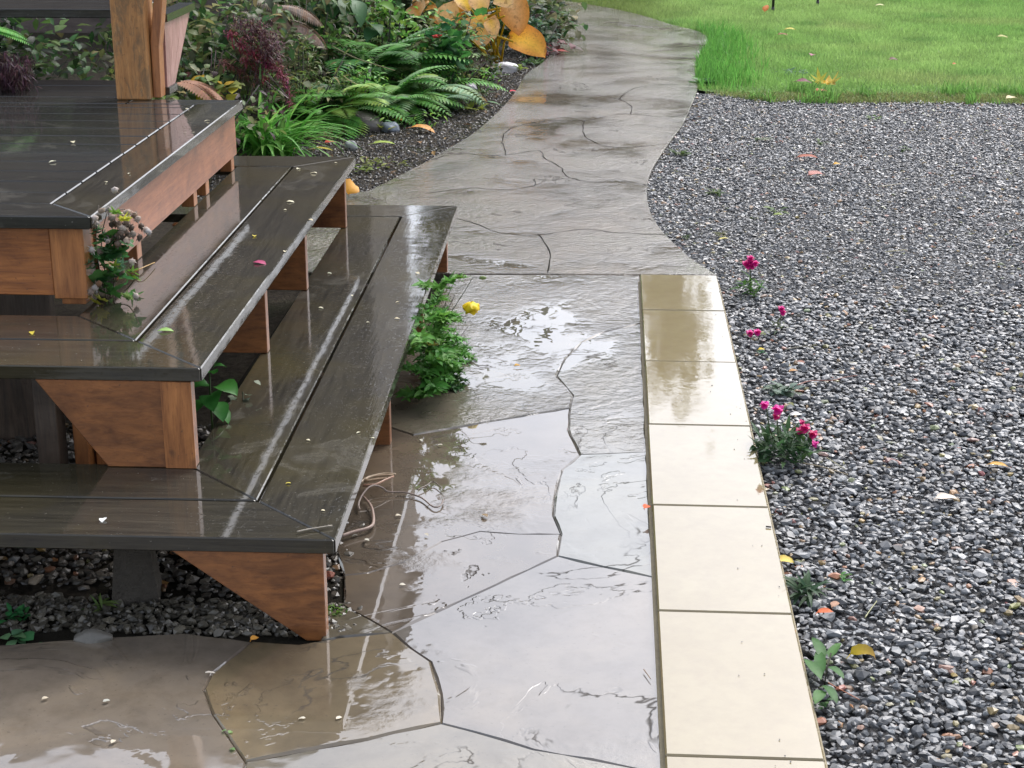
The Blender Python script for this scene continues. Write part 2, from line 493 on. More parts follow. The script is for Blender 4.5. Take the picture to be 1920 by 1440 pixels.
for poly, col in stones:
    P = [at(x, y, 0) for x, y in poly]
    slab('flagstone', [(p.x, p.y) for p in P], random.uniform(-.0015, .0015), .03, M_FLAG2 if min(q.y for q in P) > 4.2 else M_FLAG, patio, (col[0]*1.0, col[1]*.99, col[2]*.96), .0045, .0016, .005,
         (random.uniform(-.0006, .0006), random.uniform(-.0006, .0006)))

# beds
soil = sheet('planting_bed', [(-8, 3.30), (-.53, 3.30), (-.53, 3.6), (-.60, 6.33), (-1.2, 6.40), (-1.3, 7.6)] + [(p.x + .1, p.y) for p in PLs[::-1]] + [(-2.2, 16.2), (-2.6, 16.1), (-8, 16.4)], -.022, M_SOIL)
tag(soil, 'dark wet soil under the steps and along the path')
gravel_poly = [(.440, .8), (.440, 6.33)] + [(p.x, p.y) for p in PRs if p.y < 11.6] + [(.62, 11.35), (.97, 11.12), (1.5, 11.05), (2.7, 11.0), (5.5, 10.9), (5.5, .8)]
sheet('gravel_bed', [(x, y + (.45 if y > 10.5 else 0)) for x, y in gravel_poly], -.030, M_GBASE)
lawn_poly = [(.60, 11.45), (.97, 11.15), (1.5, 11.06), (2.7, 11.0), (7.5, 10.8), (9, 30), (-9, 30), (-9, 17.6), (-2.6, 17.6)] + [(p.x, p.y) for p in PRs[::-1] if p.y > 11.5]
lawn = sheet('lawn', lawn_poly, -.010, M_TURF)
tag(lawn, 'bright green mown lawn beyond the gravel')

# kerb of cream pavers on a mortar bed
kerb = empty('kerb', (.277, 4.5, 0), 0, 'straight kerb of cream rectangular pavers between flagstones and gravel', None, None, 'structure')
box('mortar_bed', -.1595, .1595, -3.2, 1.805, -.06, .006, M_MORTAR, kerb, .004)
ys = [6.318, 5.812]
y = 5.812
while y > 1.4:
    y -= .6125; ys.append(y)
for i in range(len(ys) - 1):
    dx = random.uniform(-.0012, .0012)
    b = box('paver', -.151 + dx, .151 + dx, ys[i+1] + .0022 - 4.5, ys[i] - .0022 - 4.5, .004, .030 + random.uniform(-.0008, .0008), M_PAVER, kerb, .0035)

# ------------------------------------------------------------------ steps (own frame: x across, y along, turned with the deck)
DEL = .0125
SO = (-.58, 3.235, 0)
steps = empty('wooden_steps', SO, DEL, 'wide dark wet timber steps wrapping round the deck corner, on orange wooden stringers', 'steps')
deck = empty('wooden_deck', SO, DEL, 'raised dark timber deck above the steps with reddish fascia boards', 'deck')
def loc(p):
    x, y = p[0] - SO[0], p[1] - SO[1]
    return Vector((cos(DEL)*x + sin(DEL)*y, -sin(DEL)*x + cos(DEL)*y, p[2]))
LX = -3.4
def tier(nx, ny, far, z, w=.205, g=.0085, parent=steps, back=-1.4, inner=.42):
    z0 = z - .035
    m = .0016
    def p(name, pts, mat): return prism(name, [(nx + a, ny + b) for a, b in pts], z0, z, mat, parent, .0028)
    fy = far - ny
    p('tread_board', [(0, m), (0, fy - m), (-w, fy - w - m), (-w, w + m)], M_DY)
    p('tread_board', [(-w-g, w+g+m), (-w-g, fy-w-g), (-inner, fy-w-g), (-inner, inner+m)], M_DY)
    p('tread_board', [(-m, fy), (back, fy), (back, fy-w+.002), (-w-m, fy-w+.002)], M_DX)
    p('tread_board', [(-m, 0), (-w-m, w), (LX-nx, w), (LX-nx, 0)], M_DX)
    p('tread_board', [(-w-g-m, w+g), (-inner-m, inner), (LX-nx, inner), (LX-nx, w+g)], M_DX)
tier(0, 0, 3.335, .240)
tier(-.370, .400, 3.040, .495)
# stringers, lower flight (feet on the ground) and upper flight (feet on the lower tread)
for yy in (.012, 1.217, 2.2, 3.165):
    profile_y('stringer', [(-.03, -.012), (-.075, -.012), (-.37, .2045), (-.03, .2045)], yy, yy + .038, M_WD, steps)
for yy in (.402, 1.317, 2.012, 2.917):
    lo, hi = (-.612, -.772) if yy < .5 else (-.70, -.84)
    profile_y('stringer', [(-.398, .2405), (lo, .2405), (hi, .4595), (-.398, .4595)], yy, yy + .038, M_WD, steps)
box('stringer_block', -.470, -.3965, .398, .4012, .2412, .459, M_WZ, steps, 0)
profile_y('stringer', [(-1.45, -.012), (-1.50, -.012), (-1.84, .2045), (-1.45, .2045)], .03, .068, M_WD, steps)
profile_y('stringer', [(-1.60, .2405), (-1.82, .2405), (-2.0, .4595), (-1.60, .4595)], .42, .458, M_WD, steps)
# posts carrying the deck
for x0, x1, yy, mt in ((-.870, -.813, .70, M_WGREY), (-.786, -.748, .74, M_WZ), (-.742, -.704, .78, M_WZ)):
    box('support_post', x0 - .02, x1 - .02, yy, yy + .07, -.03, .459, mt, steps)
box('support_post', -2.2, -2.1, .9, 1.0, -.03, .459, M_WGREY, steps)
# deck: corner post, fascia, blocks, boards
DZ = .745
dnx, dny, dfar = -.755, .885, 2.825
box('corner_post', dnx-.125, dnx-.035, dny+.030, dny+.12, .5135, .7095, M_WZ, deck)
box('corner_foot', dnx-.110, dnx-.045, dny+.042, dny+.10, .4955, .5125, M_WZ, deck)
box('fascia_board', LX, dnx-.1275, dny+.040, dny+.078, .520, .7095, M_WX, deck)
box('fascia_board', dnx-.066, dnx-.028, dny+.1225, dfar-.02, .545, .7095, M_WY, deck)
box('fascia_board', -1.6, dnx-.068, dfar-.06, dfar-.022, .545, .7095, M_WX, deck)
for yy in (1.40, 2.12, 2.30, 2.72):
    box('spacer_block', dnx-.075, dnx-.032, yy, yy+.05, .4955, .5445, M_WZ, deck)
box('joist_screen', LX, dnx-.25, dny+.35, dny+.39, -.02, .7, M_WGREY, deck)
bw = .148
m = .0016
prism('deck_board', [(dnx, dny+m), (dnx, dfar), (dnx-bw, dfar-.10), (dnx-bw, dny+bw+m)], DZ-.035, DZ, M_DY, deck, .003)
prism('deck_board', [(dnx-m, dny), (dnx-bw-m, dny+bw), (LX, dny+bw), (LX, dny)], DZ-.035, DZ, M_DK, deck, .003)
prism('deck_board', [(dnx-.002, dfar+.003), (dnx-bw-.002, dfar-.097), (-1.165, dfar-.097), (-1.165, dfar+.003)], DZ-.035, DZ-.0005, M_DK, deck, .003)
yy = dny + bw + .006
k = 0
while yy < 3.30:
    y1 = min(yy + .139, 3.33)
    xr = dnx - bw - .0075 if y1 < dfar - .10 else -1.172
    if yy < dfar-.10 < y1: y1 = dfar - .103; xr = dnx - bw - .0075
    prism('deck_board', [(xr, yy), (xr, y1), (LX, y1), (LX, yy)], DZ-.035, DZ - random.uniform(.0004, .0022), M_DK, deck, .003)
    yy = y1 + .0075; k += 1
box('joist', -3.2, -1.0, 1.6, 1.64, .60, .708, M_WGREY, deck)
box('joist', -3.2, -1.0, 2.4, 2.44, .60, .708, M_WGREY, deck)

# post with brace, standing on the deck
pl = at(250, 188, DZ)
post = empty('timber_post', (-1.775, 6.035, DZ), DEL, 'weathered orange brown square timber post standing at the deck edge', 'post')
box('shaft', -.062, .064, -.012, .118, 0, 2.25, M_WPOST, post, .005)
bm_ = profile_y('brace', [(.066, .003), (.094, .003), (.098, .19), (.205, .90), (.172, .90), (.068, .21)], .03, .10, M_WZ, post, .002)

# bench behind the post
bench = empty('garden_bench', (-1.76, 6.40, DZ), DEL, 'dark plank bench at the back of the deck with mauve slatted end', 'bench')
for q in range(8):  # seat deepened: rear planks added to block light from the foliage below
    box('seat_plank', -2.2, -.10, .02 + q*.15, .02 + q*.15 + .144, .255, .290, M_DK, bench, .003)
for q in range(3):
    b0, b1 = -.250 + q*.034, -.250 + q*.034 + .032
    t0, t1 = -.235 + q*.138, -.235 + q*.138 + .135
    vs = [(x, y, z) for x in (.052, .080) for (y, z) in ((b0, .012), (b1, .012), (t1, .268), (t0, .268))]
    b = MB(); b.add(vs, [(0, 1, 2, 3), (7, 6, 5, 4), (0, 4, 5, 1), (1, 5, 6, 2), (2, 6, 7, 3), (3, 7, 4, 0)])
    b.build('end_board', M_MAUVE, bench)
b = MB()
vs = [(x, y, z) for z in (.270, .298) for (x, y) in ((.03, -.235), (.092, -.235), (.092, .21), (.03, .21))]
b.add(vs, [(3, 2, 1, 0), (4, 5, 6, 7), (0, 1, 5, 4), (1, 2, 6, 5), (2, 3, 7, 6), (3, 0, 4, 7)])
b.build('arm_cap', M_DK, bench)
box('bottom_rail', .046, .088, -.255, -.13, .001, .030, M_DK, bench, .002)
box('leg', -2.15, -2.06, .05, .14, 0, .254, M_WGREY, bench)
box('leg', -1.0, -.91, .45, .54, 0, .254, M_WGREY, bench)

# concrete pier under the front step
pb = at(258, 1122, -.02)
pier = MB()
vs = []
for z, r in ((-.022, .056), (.09, .044), (.19, .034)):
    vs += [(-r, -r, z), (r, -r, z), (r, r, z), (-r, r, z)]
pier.add(vs, [(0, 1, 5, 4), (1, 2, 6, 5), (2, 3, 7, 6), (3, 0, 4, 7), (4, 5, 9, 8), (5, 6, 10, 9), (6, 7, 11, 10), (7, 4, 8, 11), (8, 9, 10, 11)], (1, 1, 1))
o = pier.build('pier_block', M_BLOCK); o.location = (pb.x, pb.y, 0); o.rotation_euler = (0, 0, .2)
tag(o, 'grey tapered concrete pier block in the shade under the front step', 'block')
#__PART2__

# ------------------------------------------------------------------ plant building
def vary(c, a=.18):
    k = 1 + random.uniform(-a, a)
    h = random.uniform(-a, a)*.5
    return (max(0, c[0]*(k + h)), max(0, c[1]*k), max(0, c[2]*(k - h)))
def leaf(B, base, az, el, L, w, bend=.6, roll=0.0, fold=.18, col=(.08, .16, .03), prof='ovate', n=5, wav=0.0, tip=None, rib=1.25, edge=None):
    """one leaf blade: two strips either side of the midrib, drooping along its length"""
    p = Vector(base); d_az = az
    vs, cs, fs = [], [], []
    ph = random.uniform(0, 6.28)
    for i in range(n + 1):
        t = i/n
        e = el - bend*t
        d = Vector((cos(d_az)*cos(e), sin(d_az)*cos(e), sin(e)))
        if i: p = p + d*(L/n)
        side = Vector((-sin(d_az), cos(d_az), 0))
        up = d.cross(side)
        if up.z < 0 and abs(e) < 1.5: up = -up
        s2 = side*cos(roll) + up*sin(roll)
        u2 = up*cos(roll) - side*sin(roll)
        if prof == 'ovate': hw = sin(pi*min(1, t**.75))**.8 if 0 < t < 1 else 0
        elif prof == 'lance': hw = (sin(pi*t**.6)) if 0 < t < 1 else 0
        elif prof == 'strap': hw = min(1, 4*t + .55)*(1 - t**3) if t < 1 else 0
        elif prof == 'heart': hw = (1 - t**2.2)*min(1, .55 + 2.2*t) if t < 1 else 0
        elif prof == 'hosta': hw = sin(pi*t**.62)**.72 if 0 < t < 1 else 0
        else: hw = sin(pi*t)
        hw *= w*.5
        wz = wav*w*sin(ph + t*9)
        vs += [p + s2*hw + u2*(fold*hw*1.2 + wz), p, p - s2*hw + u2*(fold*hw*1.2 - wz*.6)]
        c = col if tip is None else tuple(col[k]*(1-t) + tip[k]*t for k in range(3))
        ce = c if edge is None else edge
        cs += [ce, tuple(min(1, x*rib) for x in c), ce]
    for i in range(n):
        a = i*3
        fs += [(a, a+1, a+4, a+3), (a+1, a+2, a+5, a+4)]
    B.add(vs, fs, cs)
    return p
def fan(B, base, az, el, R, radf, roll=0.0, col=(.08, .16, .03), n=22, cup=.2, wav=.04, tip=None):
    """a lobed leaf: a fan round its stalk end, outline radf(angle) 0..1"""
    d = Vector((cos(az)*cos(el), sin(az)*cos(el), sin(el)))
    side = Vector((-sin(az), cos(az), 0))
    up = d.cross(side); up = up if up.z >= 0 else -up
    s2 = side*cos(roll) + up*sin(roll); u2 = up*cos(roll) - side*sin(roll)
    c0 = Vector(base)
    vs, cs = [c0], [tuple(min(1, x*1.2) for x in col)]
    ph = random.uniform(0, 6)
    rings = 2
    for r in range(1, rings + 1):
        for i in range(n + 1):
            a = -pi*.92 + 2*pi*.92*i/n
            rad = R*radf(a)*(r/rings)
            z = cup*rad*rad/max(R, 1e-5) + wav*R*sin(3*a + ph)*(r/rings)
            vs.append(c0 + d*(cos(a)*rad) + s2*(sin(a)*rad) + u2*z)
            cs.append(col if (tip is None or r < rings) else tip)
    fs = [(0, 1 + i, 2 + i) for i in range(n)]
    o = 1 + n + 1
    fs += [(1 + i, o + i, o + i + 1, 2 + i) for i in range(n)]
    B.add(vs, fs, cs)
def lobes(k, depth):
    return lambda a: (1 - depth) + depth*abs(cos(a*k/2))**.7 if abs(a) < 2.8 else .35
def maple_r(a):
    best = .28
    for c, l, wd in ((0, 1, .28), (.85, .85, .26), (-.85, .85, .26), (1.75, .55, .26), (-1.75, .55, .26)):
        x = abs(a - c)/wd
        best = max(best, l*max(0, 1 - x*.62))
    return best
def tube(B, pts, r0, r1=None, col=(.05, .08, .02), k=5):
    r1 = r0 if r1 is None else r1
    vs, fs = [], []
    m = len(pts)
    for i, p in enumerate(pts):
        p = Vector(p)
        d = (Vector(pts[min(i+1, m-1)]) - Vector(pts[max(i-1, 0)])).normalized()
        a = d.cross(Vector((0, 0, 1)) if abs(d.z) < .9 else Vector((1, 0, 0))).normalized()
        b = d.cross(a)
        r = r0 + (r1 - r0)*i/max(1, m-1)
        for j in range(k):
            t = 2*pi*j/k
            vs.append(p + a*cos(t)*r + b*sin(t)*r)
    for i in range(m - 1):
        for j in range(k):
            fs.append((i*k+j, i*k+(j+1) % k, (i+1)*k+(j+1) % k, (i+1)*k+j))
    fs.append(tuple(range(k))[::-1]); fs.append(tuple(range((m-1)*k, m*k)))
    B.add(vs, fs, col)
_ico = bmesh.new(); bmesh.ops.create_icosphere(_ico, subdivisions=1, radius=1)
ICO_V = [v.co.copy() for v in _ico.verts]; ICO_F = [tuple(v.index for v in f.verts) for f in _ico.faces]; _ico.free()
_ico = bmesh.new(); bmesh.ops.create_icosphere(_ico, subdivisions=3, radius=1)
ICO3_V = [v.co.copy() for v in _ico.verts]; ICO3_F = [tuple(v.index for v in f.verts) for f in _ico.faces]; _ico.free()
def blob(B, c, r, col, jit=.2, sq=(1, 1, 1)):
    c = Vector(c)
    B.add([c + Vector((v.x*sq[0], v.y*sq[1], v.z*sq[2]))*r*(1 + random.uniform(-jit, jit)) for v in ICO_V], ICO_F, col)
def arc(base, az, el, L, bend, n=8):
    p = Vector(base); out = [p.copy()]
    for i in range(n):
        e = el - bend*(i + .5)/n
        p = p + Vector((cos(az)*cos(e), sin(az)*cos(e), sin(e)))*(L/n)
        out.append(p.copy())
    return out
def frond(B, base, az, el, L, bend, pw, col, n=22, rachis=(.09, .10, .03), pin=.28, fold=.1, tipc=None, droop=.4):
    """a fern frond: arching rachis with pinnae both sides"""
    pts = arc(base, az, el, L, bend, n)
    tube(B, pts, .0022, .0008, rachis, 4)
    for i in range(2, n + 1):
        t = i/n
        ln = pw*(sin(pi*min(1, t*.92 + .12))**.75)
        d = (pts[i] - pts[i-1]).normalized()
        a0 = atan2(d.y, d.x); e0 = math.asin(max(-1, min(1, d.z)))
        for s in (1, -1):
            c = vary(col, .22)
            leaf(B, pts[i], a0 + s*1.2, e0*.5 + .12, ln, ln*pin, droop, s*.2, fold, c, 'lance', 3, 0, tipc)
def plant(name, loc, label, cat, group=None):
    return empty(name, loc, 0, label, cat, group)
def V3(*a): return Vector(a)

# ------------------------------------------------------------------ gravel (numpy: crushed wet stones)
def noise2(x, y, s, seed):
    r = np.random.default_rng(seed)
    out = np.zeros(len(x))
    for i in range(6):
        a = r.uniform(0, 2*pi); f = s*r.uniform(.6, 1.9); ph = r.uniform(0, 6.28)
        out += np.sin((x*cos(a) + y*sin(a))*f + ph + 1.3*np.sin((y*cos(a) - x*sin(a))*f*.7 + ph*2))
    return out/6
ICO12 = None
def stones_mesh(name, X, Y, Z, size, mat, cols, flat=.55, sub=True, tiltmax=.5):
    bm = bmesh.new()
    if sub: bmesh.ops.create_icosphere(bm, subdivisions=1, radius=1)
    else:
        bm.free(); bm = bmesh.new()
        vv = [bm.verts.new(q) for q in ((1, 0, 0), (-.2, .9, 0), (-.9, -.5, 0), (.2, .1, .8), (-.1, -.1, -.8), (.3, -.8, .1))]
        for f in ((0, 1, 3), (1, 2, 3), (2, 5, 3), (5, 0, 3), (1, 0, 4), (2, 1, 4), (5, 2, 4), (0, 5, 4)): bm.faces.new([vv[i] for i in f])
    bm.verts.index_update()
    bv = np.array([v.co[:] for v in bm.verts]); bf = np.array([[v.index for v in f.verts] for f in bm.faces]); bm.free()
    n, k = len(X), len(bv)
    P = np.repeat(bv[None], n, 0)*(1 + rng.uniform(-.32, .32, (n, k, 1)))
    P += rng.uniform(-.12, .12, (n, k, 3))
    sc = size[:, None]*np.stack([rng.uniform(.8, 1.35, n), rng.uniform(.6, 1.0, n), flat*rng.uniform(.6, 1.25, n)], 1)
    P *= sc[:, None, :]
    tx = rng.uniform(-tiltmax, tiltmax, n); a = rng.uniform(0, 2*pi, n)
    c, s = np.cos(tx), np.sin(tx)
    y2 = P[..., 1]*c[:, None] - P[..., 2]*s[:, None]; z2 = P[..., 1]*s[:, None] + P[..., 2]*c[:, None]
    c, s = np.cos(a), np.sin(a)
    x3 = P[..., 0]*c[:, None] - y2*s[:, None]; y3 = P[..., 0]*s[:, None] + y2*c[:, None]
    V = np.stack([x3 + X[:, None], y3 + Y[:, None], z2 + Z[:, None]], 2).reshape(-1, 3)
    T = (bf[None] + (np.arange(n)*k)[:, None, None]).reshape(-1, 3)
    return np_mesh(name, V, T, np.repeat(cols, k, 0), mat, None, False)
def gravel_cols(n, pale=.045, tan=.055):
    b = rng.uniform(0, 1, n)
    g = .056 + .135*b**1.5
    C = np.stack([g*.97, g*.99, g*1.0], 1)
    u = rng.uniform(0, 1, n)
    k = u < tan; m = k.sum(); C[k] = np.stack([rng.uniform(.16, .34, m), rng.uniform(.12, .22, m), rng.uniform(.06, .12, m)], 1)
    k = (u > tan) & (u < tan + pale); m = k.sum(); g = rng.uniform(.20, .46, m); C[k] = np.stack([g, g*.98, g*.93], 1)
    k = (u > tan + pale) & (u < tan + pale + .16); m = k.sum(); g = rng.uniform(.09, .2, m); C[k] = np.stack([g*.95, g, g*1.02], 1)
    return C
def scatter(x0, x1, y0, y1, sp):
    gx, gy = np.meshgrid(np.arange(x0, x1, sp), np.arange(y0, y1, sp))
    X = gx.ravel() + rng.uniform(-.5, .5, gx.size)*sp; Y = gy.ravel() + rng.uniform(-.5, .5, gx.size)*sp
    return X, Y
X, Y = scatter(.16, 4.4, 2.1, 11.3, .0150)
k = (X < .30*Y + .95) & in_poly(X, Y, gravel_poly)
X, Y = X[k], Y[k]
near = Y < 6.2
gparts = []
for sel, sub in ((near, True), (~near, False)):
    x, y = X[sel], Y[sel]; n = len(x)
    z = -.014 + rng.uniform(-.006, .008, n) + .006*noise2(x, y, 5, 3)
    size = np.clip(rng.lognormal(-4.72, .30, n), .0048, .019)
    o = stones_mesh('gravel', x, y, z, size, M_GRAVEL, gravel_cols(n), .55, sub)
    tag(o, 'wet dark grey crushed gravel right of the cream kerb' if sub else 'wet dark grey gravel reaching back to the lawn', None, None, 'stuff')
# dark stones in the shade under the steps, and grit along the bed edge
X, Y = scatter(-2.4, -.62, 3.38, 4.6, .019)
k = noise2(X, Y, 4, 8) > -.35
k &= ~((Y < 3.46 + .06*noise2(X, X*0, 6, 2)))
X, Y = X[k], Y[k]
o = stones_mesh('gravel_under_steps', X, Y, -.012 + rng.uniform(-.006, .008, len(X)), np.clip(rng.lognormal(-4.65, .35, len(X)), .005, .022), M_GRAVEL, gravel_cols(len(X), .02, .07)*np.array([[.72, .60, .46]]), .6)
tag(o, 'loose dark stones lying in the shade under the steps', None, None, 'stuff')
X, Y = scatter(-2.3, -.3, 6.6, 14, .016)
pl_poly = [(p.x - .004, p.y) for p in PLs] + [(p.x - .42, p.y) for p in PLs[::-1]]
k = (in_poly(X, Y, pl_poly) | ((X > -2.1) & (X < -.9) & (Y < 10.6) & (Y > 7.4) & in_poly(X, Y, [(-3, 6.4), (-1.5, 6.4)] + [(p.x, p.y) for p in PLs[::-1]] + [(-3, 16)]))) & (rng.uniform(0, 1, len(X)) < .75)
X, Y = X[k], Y[k]
g = rng.uniform(.006, .034, len(X)); C = np.stack([g*1.15, g, g*.85], 1)
kk = rng.uniform(0, 1, len(X)) < .06; C[kk] = (.16, .13, .09)
o = stones_mesh('soil_crumbs', X, Y, -.020 + rng.uniform(-.006, .010, len(X)), rng.uniform(.004, .011, len(X)), M_GRAVEL, C, .7, False)
tag(o, 'dark soil crumbs and grit along the path edge', None, None, 'stuff')
X, Y = scatter(-2.8, -.55, 3.20, 3.42, .012)
k = (Y > 3.262 + .012*noise2(X, X*0, 7, 5)) & (rng.uniform(0, 1, len(X)) < .85)
X, Y = X[k], Y[k]
g = rng.uniform(.025, .11, len(X)); C = np.stack([g*1.15, g, g*.72], 1)
o = stones_mesh('soil_edge', X, Y, -.006 + rng.uniform(-.008, .006, len(X)), rng.uniform(.005, .014, len(X)), M_GRAVEL, C, .7)
tag(o, 'crumbling soil edge behind the front flagstones', None, None, 'stuff')

# ------------------------------------------------------------------ lawn grass
def grass(name, X, Y, h, w, base_c, label, lean=.5):
    n = len(X)
    az = rng.uniform(0, 2*pi, n); wa = rng.uniform(0, 2*pi, n)
    ln = np.abs(rng.normal(0, lean, n))
    hh = h*rng.uniform(.55, 1.25, n)
    z0 = np.full(n, -.012)
    ww = w*rng.uniform(.7, 1.3, n)
    p0 = np.stack([X - np.cos(wa)*ww/2, Y - np.sin(wa)*ww/2, z0], 1)
    p1 = np.stack([X + np.cos(wa)*ww/2, Y + np.sin(wa)*ww/2, z0], 1)
    mx, my = X + np.cos(az)*hh*ln*.35, Y + np.sin(az)*hh*ln*.35
    p2 = np.stack([mx + np.cos(wa)*ww*.4, my + np.sin(wa)*ww*.4, z0 + hh*.6], 1)
    p3 = np.stack([mx - np.cos(wa)*ww*.4, my - np.sin(wa)*ww*.4, z0 + hh*.6], 1)
    p4 = np.stack([X + np.cos(az)*hh*ln, Y + np.sin(az)*hh*ln, z0 + hh], 1)
    V = np.stack([p0, p1, p2, p3, p4], 1).reshape(-1, 3)
    T = (np.array([[0, 1, 2], [0, 2, 3], [3, 2, 4]])[None] + (np.arange(n)*5)[:, None, None]).reshape(-1, 3)
    return tag(np_mesh(name, V, T, np.repeat(base_c, 5, 0), M_GRASS), label, None, None, 'stuff')
X, Y = scatter(-2.6, 6.4, 10.95, 21, .0145)
wob = .13*noise2(X, X*0, 5, 31) + .09*noise2(X, X*0, 17, 32) + rng.normal(0, .04, len(X))
k = in_poly(X, Y + np.where((X > .75) & (Y < 11.8), .06 + wob, 0), lawn_poly) & (X < .30*Y + .6) & (X > -.26*Y + .2)
k &= rng.uniform(0, 1, len(X)) < np.clip(1.35 - (Y - 11)*.06, .5, 1)
X, Y = X[k], Y[k]
nz = noise2(X, Y, 1.6, 21); nf = noise2(X, Y, 6, 4)
edge = np.clip(1.15 - (Y - 11.02 - .25*nf)/.42, 0, 1)*(X > .55)
t = np.clip(.5 + .9*nz, 0, 1)[:, None]
C = (1-t)*np.array([[.23, .41, .11]]) + t*np.array([[.36, .50, .17]])
C *= (1 + .25*nf)[:, None]
e = np.clip(edge*1.1, 0, 1)[:, None]*rng.uniform(.4, 1, (len(X), 1))
C = C*(1-e) + e*np.array([[.22, .20, .085]])
far = (np.clip((.9 - X)/.8, 0, 1)*np.clip((Y - 15.2)/.8, 0, 1)*.75)[:, None]
pt = (np.clip(noise2(X, Y, 2.6, 77)*1.6 - .25, 0, 1)*.55)[:, None]
C = C*(1-pt) + pt*np.array([[.36, .40, .16]])
dk = (np.clip(noise2(X, Y, 4.5, 78)*1.8 - .5, 0, 1)*.6)[:, None]
C = C*(1-dk) + dk*np.array([[.12, .27, .07]])
C = C*(1-far) + far*np.array([[.17, .20, .06]])
C *= rng.uniform(.75, 1.2, (len(X), 1))
grass('grass', X, Y, .045*np.where(X > .55, np.clip((Y - 10.9)/.9, .35, 1), 1)*(1 + .35*nf), .0060, C, 'bright green mown grass blades of the lawn')
X, Y = scatter(.45, 1.75, 11.3, 15, .02)
dpath = X - np.interp(Y, [11.4, 12.2, 13.2, 14.2, 15], [.60, .60, .66, .80, .82])
k = in_poly(X, Y, lawn_poly) & (rng.uniform(0, 1, len(X)) < np.clip(1.05 - dpath*1.9 - .5*np.clip((Y - 13.4)/1.2, 0, 1) + .5*noise2(X, Y, 4, 9), 0, 1)*np.clip((Y - 11.3)/.6, 0, 1))
X, Y = X[k], Y[k]
C = np.array([[.13, .33, .065]])*rng.uniform(.7, 1.35, (len(X), 1))
grass('long_grass', X, Y, .12, .0075, C, 'taller unmown grass where the lawn meets the path', .45)

X, Y = scatter(.62, 4.4, 10.9, 11.32, .0125)
k = (Y > 11.0 + .06*noise2(X, X*0, 6, 41) + .05*noise2(X, X*0, 19, 42) + rng.normal(0, .03, len(X)) + np.clip((.95 - X)*.8, 0, .4)) & (rng.uniform(0, 1, len(X)) < .8)
X, Y = X[k], Y[k]
C = np.array([[.25, .23, .10]])*rng.uniform(.6, 1.3, (len(X), 1)) + np.array([[-.03, .09, .0]])*rng.uniform(0, 1, (len(X), 1))
grass('dead_grass', X, Y, .030, .007, C, 'brown dead grass rim between lawn and gravel', .9)

X, Y = scatter(.8, 4.4, 10.93, 11.5, .014)
k = (noise2(X, Y, 7, 51) + .5*noise2(X, Y, 21, 52) > .28) & (rng.uniform(0, 1, len(X)) < .8)
X, Y = X[k], Y[k]
C = np.array([[.17, .34, .08]])*rng.uniform(.6, 1.35, (len(X), 1))
grass('edge_tufts', X, Y, .075*rng.uniform(.6, 1.4, len(X)), .008, C, 'longer grass tufts leaning over the gravel edge', .7)

# ------------------------------------------------------------------ poppy beside the lower step
G1, G2, GY = (.070, .20, .032), (.11, .27, .050), (.16, .22, .04)
def poppy_leaf(B, base, az, el, L, col):
    pts = arc(base, az, el, L, .9, 7)
    tube(B, pts, .0016, .0009, (.08, .12, .04), 4)
    for i in range(2, 8):
        t = i/7
        d = (pts[i] - pts[i-1]).normalized(); a0 = atan2(d.y, d.x)
        w = L*.42*(sin(pi*(.25 + .65*t)))
        for s in (1, -1):
            if i % 2: leaf(B, pts[i], a0 + s*.85, d.z*.6 + .1, w*1.1, w*.46, .5, s*.35, .2, vary(col, .25), 'lance', 4, .10)
            else: fan(B, pts[i], a0 + s*.8, d.z*.5 + .15, w*.95, maple_r, s*.4, vary(col, .25), 18, .25, .10)
            leaf(B, pts[i] + d*.004, a0 + s*1.5, d.z*.3, w*.5, w*.33, .4, s*.2, .1, vary(col), 'ovate', 3, .05)
    fan(B, pts[-2], az, -.1, L*.34, maple_r, random.uniform(-.3, .3), vary(col), 20, .2, .08)
pb = at(792, 742)
pop = plant('poppy_plant', pb, 'leafy yellow poppy plant with one yellow bloom beside the lower step', 'poppy plant')
for nm, cnt, col, rr, zr, Lr in (('foliage', 34, G1, .11, (.0, .08), (.09, .16)), ('foliage', 38, G2, .10, (.06, .29), (.07, .14))):
    B = MB()
    for q in range(cnt):
        a = random.uniform(-2.0, 2.2)
        r = random.uniform(.0, rr)
        yy = random.uniform(-.06, .42) if q % 2 else random.uniform(-.05, .15)
        poppy_leaf(B, (abs(r*cos(a))*.6 - .01, yy + r*sin(a)*.4, random.uniform(*zr)), random.uniform(-1.9, 1.4), random.uniform(.25, 1.1), random.uniform(*Lr), vary(col))
    B.build(nm, M_LEAF, pop, True)
B = MB()
fc = atY(884, 580, pb.y + .33) - pb                       # bloom position
bud = atY(905, 521, pb.y + .36) - pb
tube(B, [V3(.02, .25, .05), V3(.05, .30, .16), fc + V3(-.012, 0, -.02)], .0018, .0012, (.08, .10, .04))
tube(B, [V3(.03, .26, .06), atY(843, 590, pb.y+.3) - pb, atY(872, 545, pb.y+.34) - pb, atY(886, 521, pb.y+.36) - pb, bud], .0017, .0012, (.06, .07, .035))
tube(B, [V3(.01, .12, .05), atY(835, 590, pb.y+.2) - pb, atY(853, 553, pb.y+.2) - pb], .0018, .0012, (.05, .04, .03))
tube(B, [V3(.02, .2, .02), atY(845, 655, pb.y+.15) - pb, atY(878, 612, pb.y+.2) - pb], .0018, .0012, (.05, .04, .03))
B.build('stem', M_TWIG, pop, True)
B = MB()
blob(B, bud, .011, (.24, .30, .12), .08, (1.3, .8, .7))
blob(B, atY(848, 527, pb.y+.4) - pb, .011, (.22, .30, .10), .08, (.8, .8, 1.2))
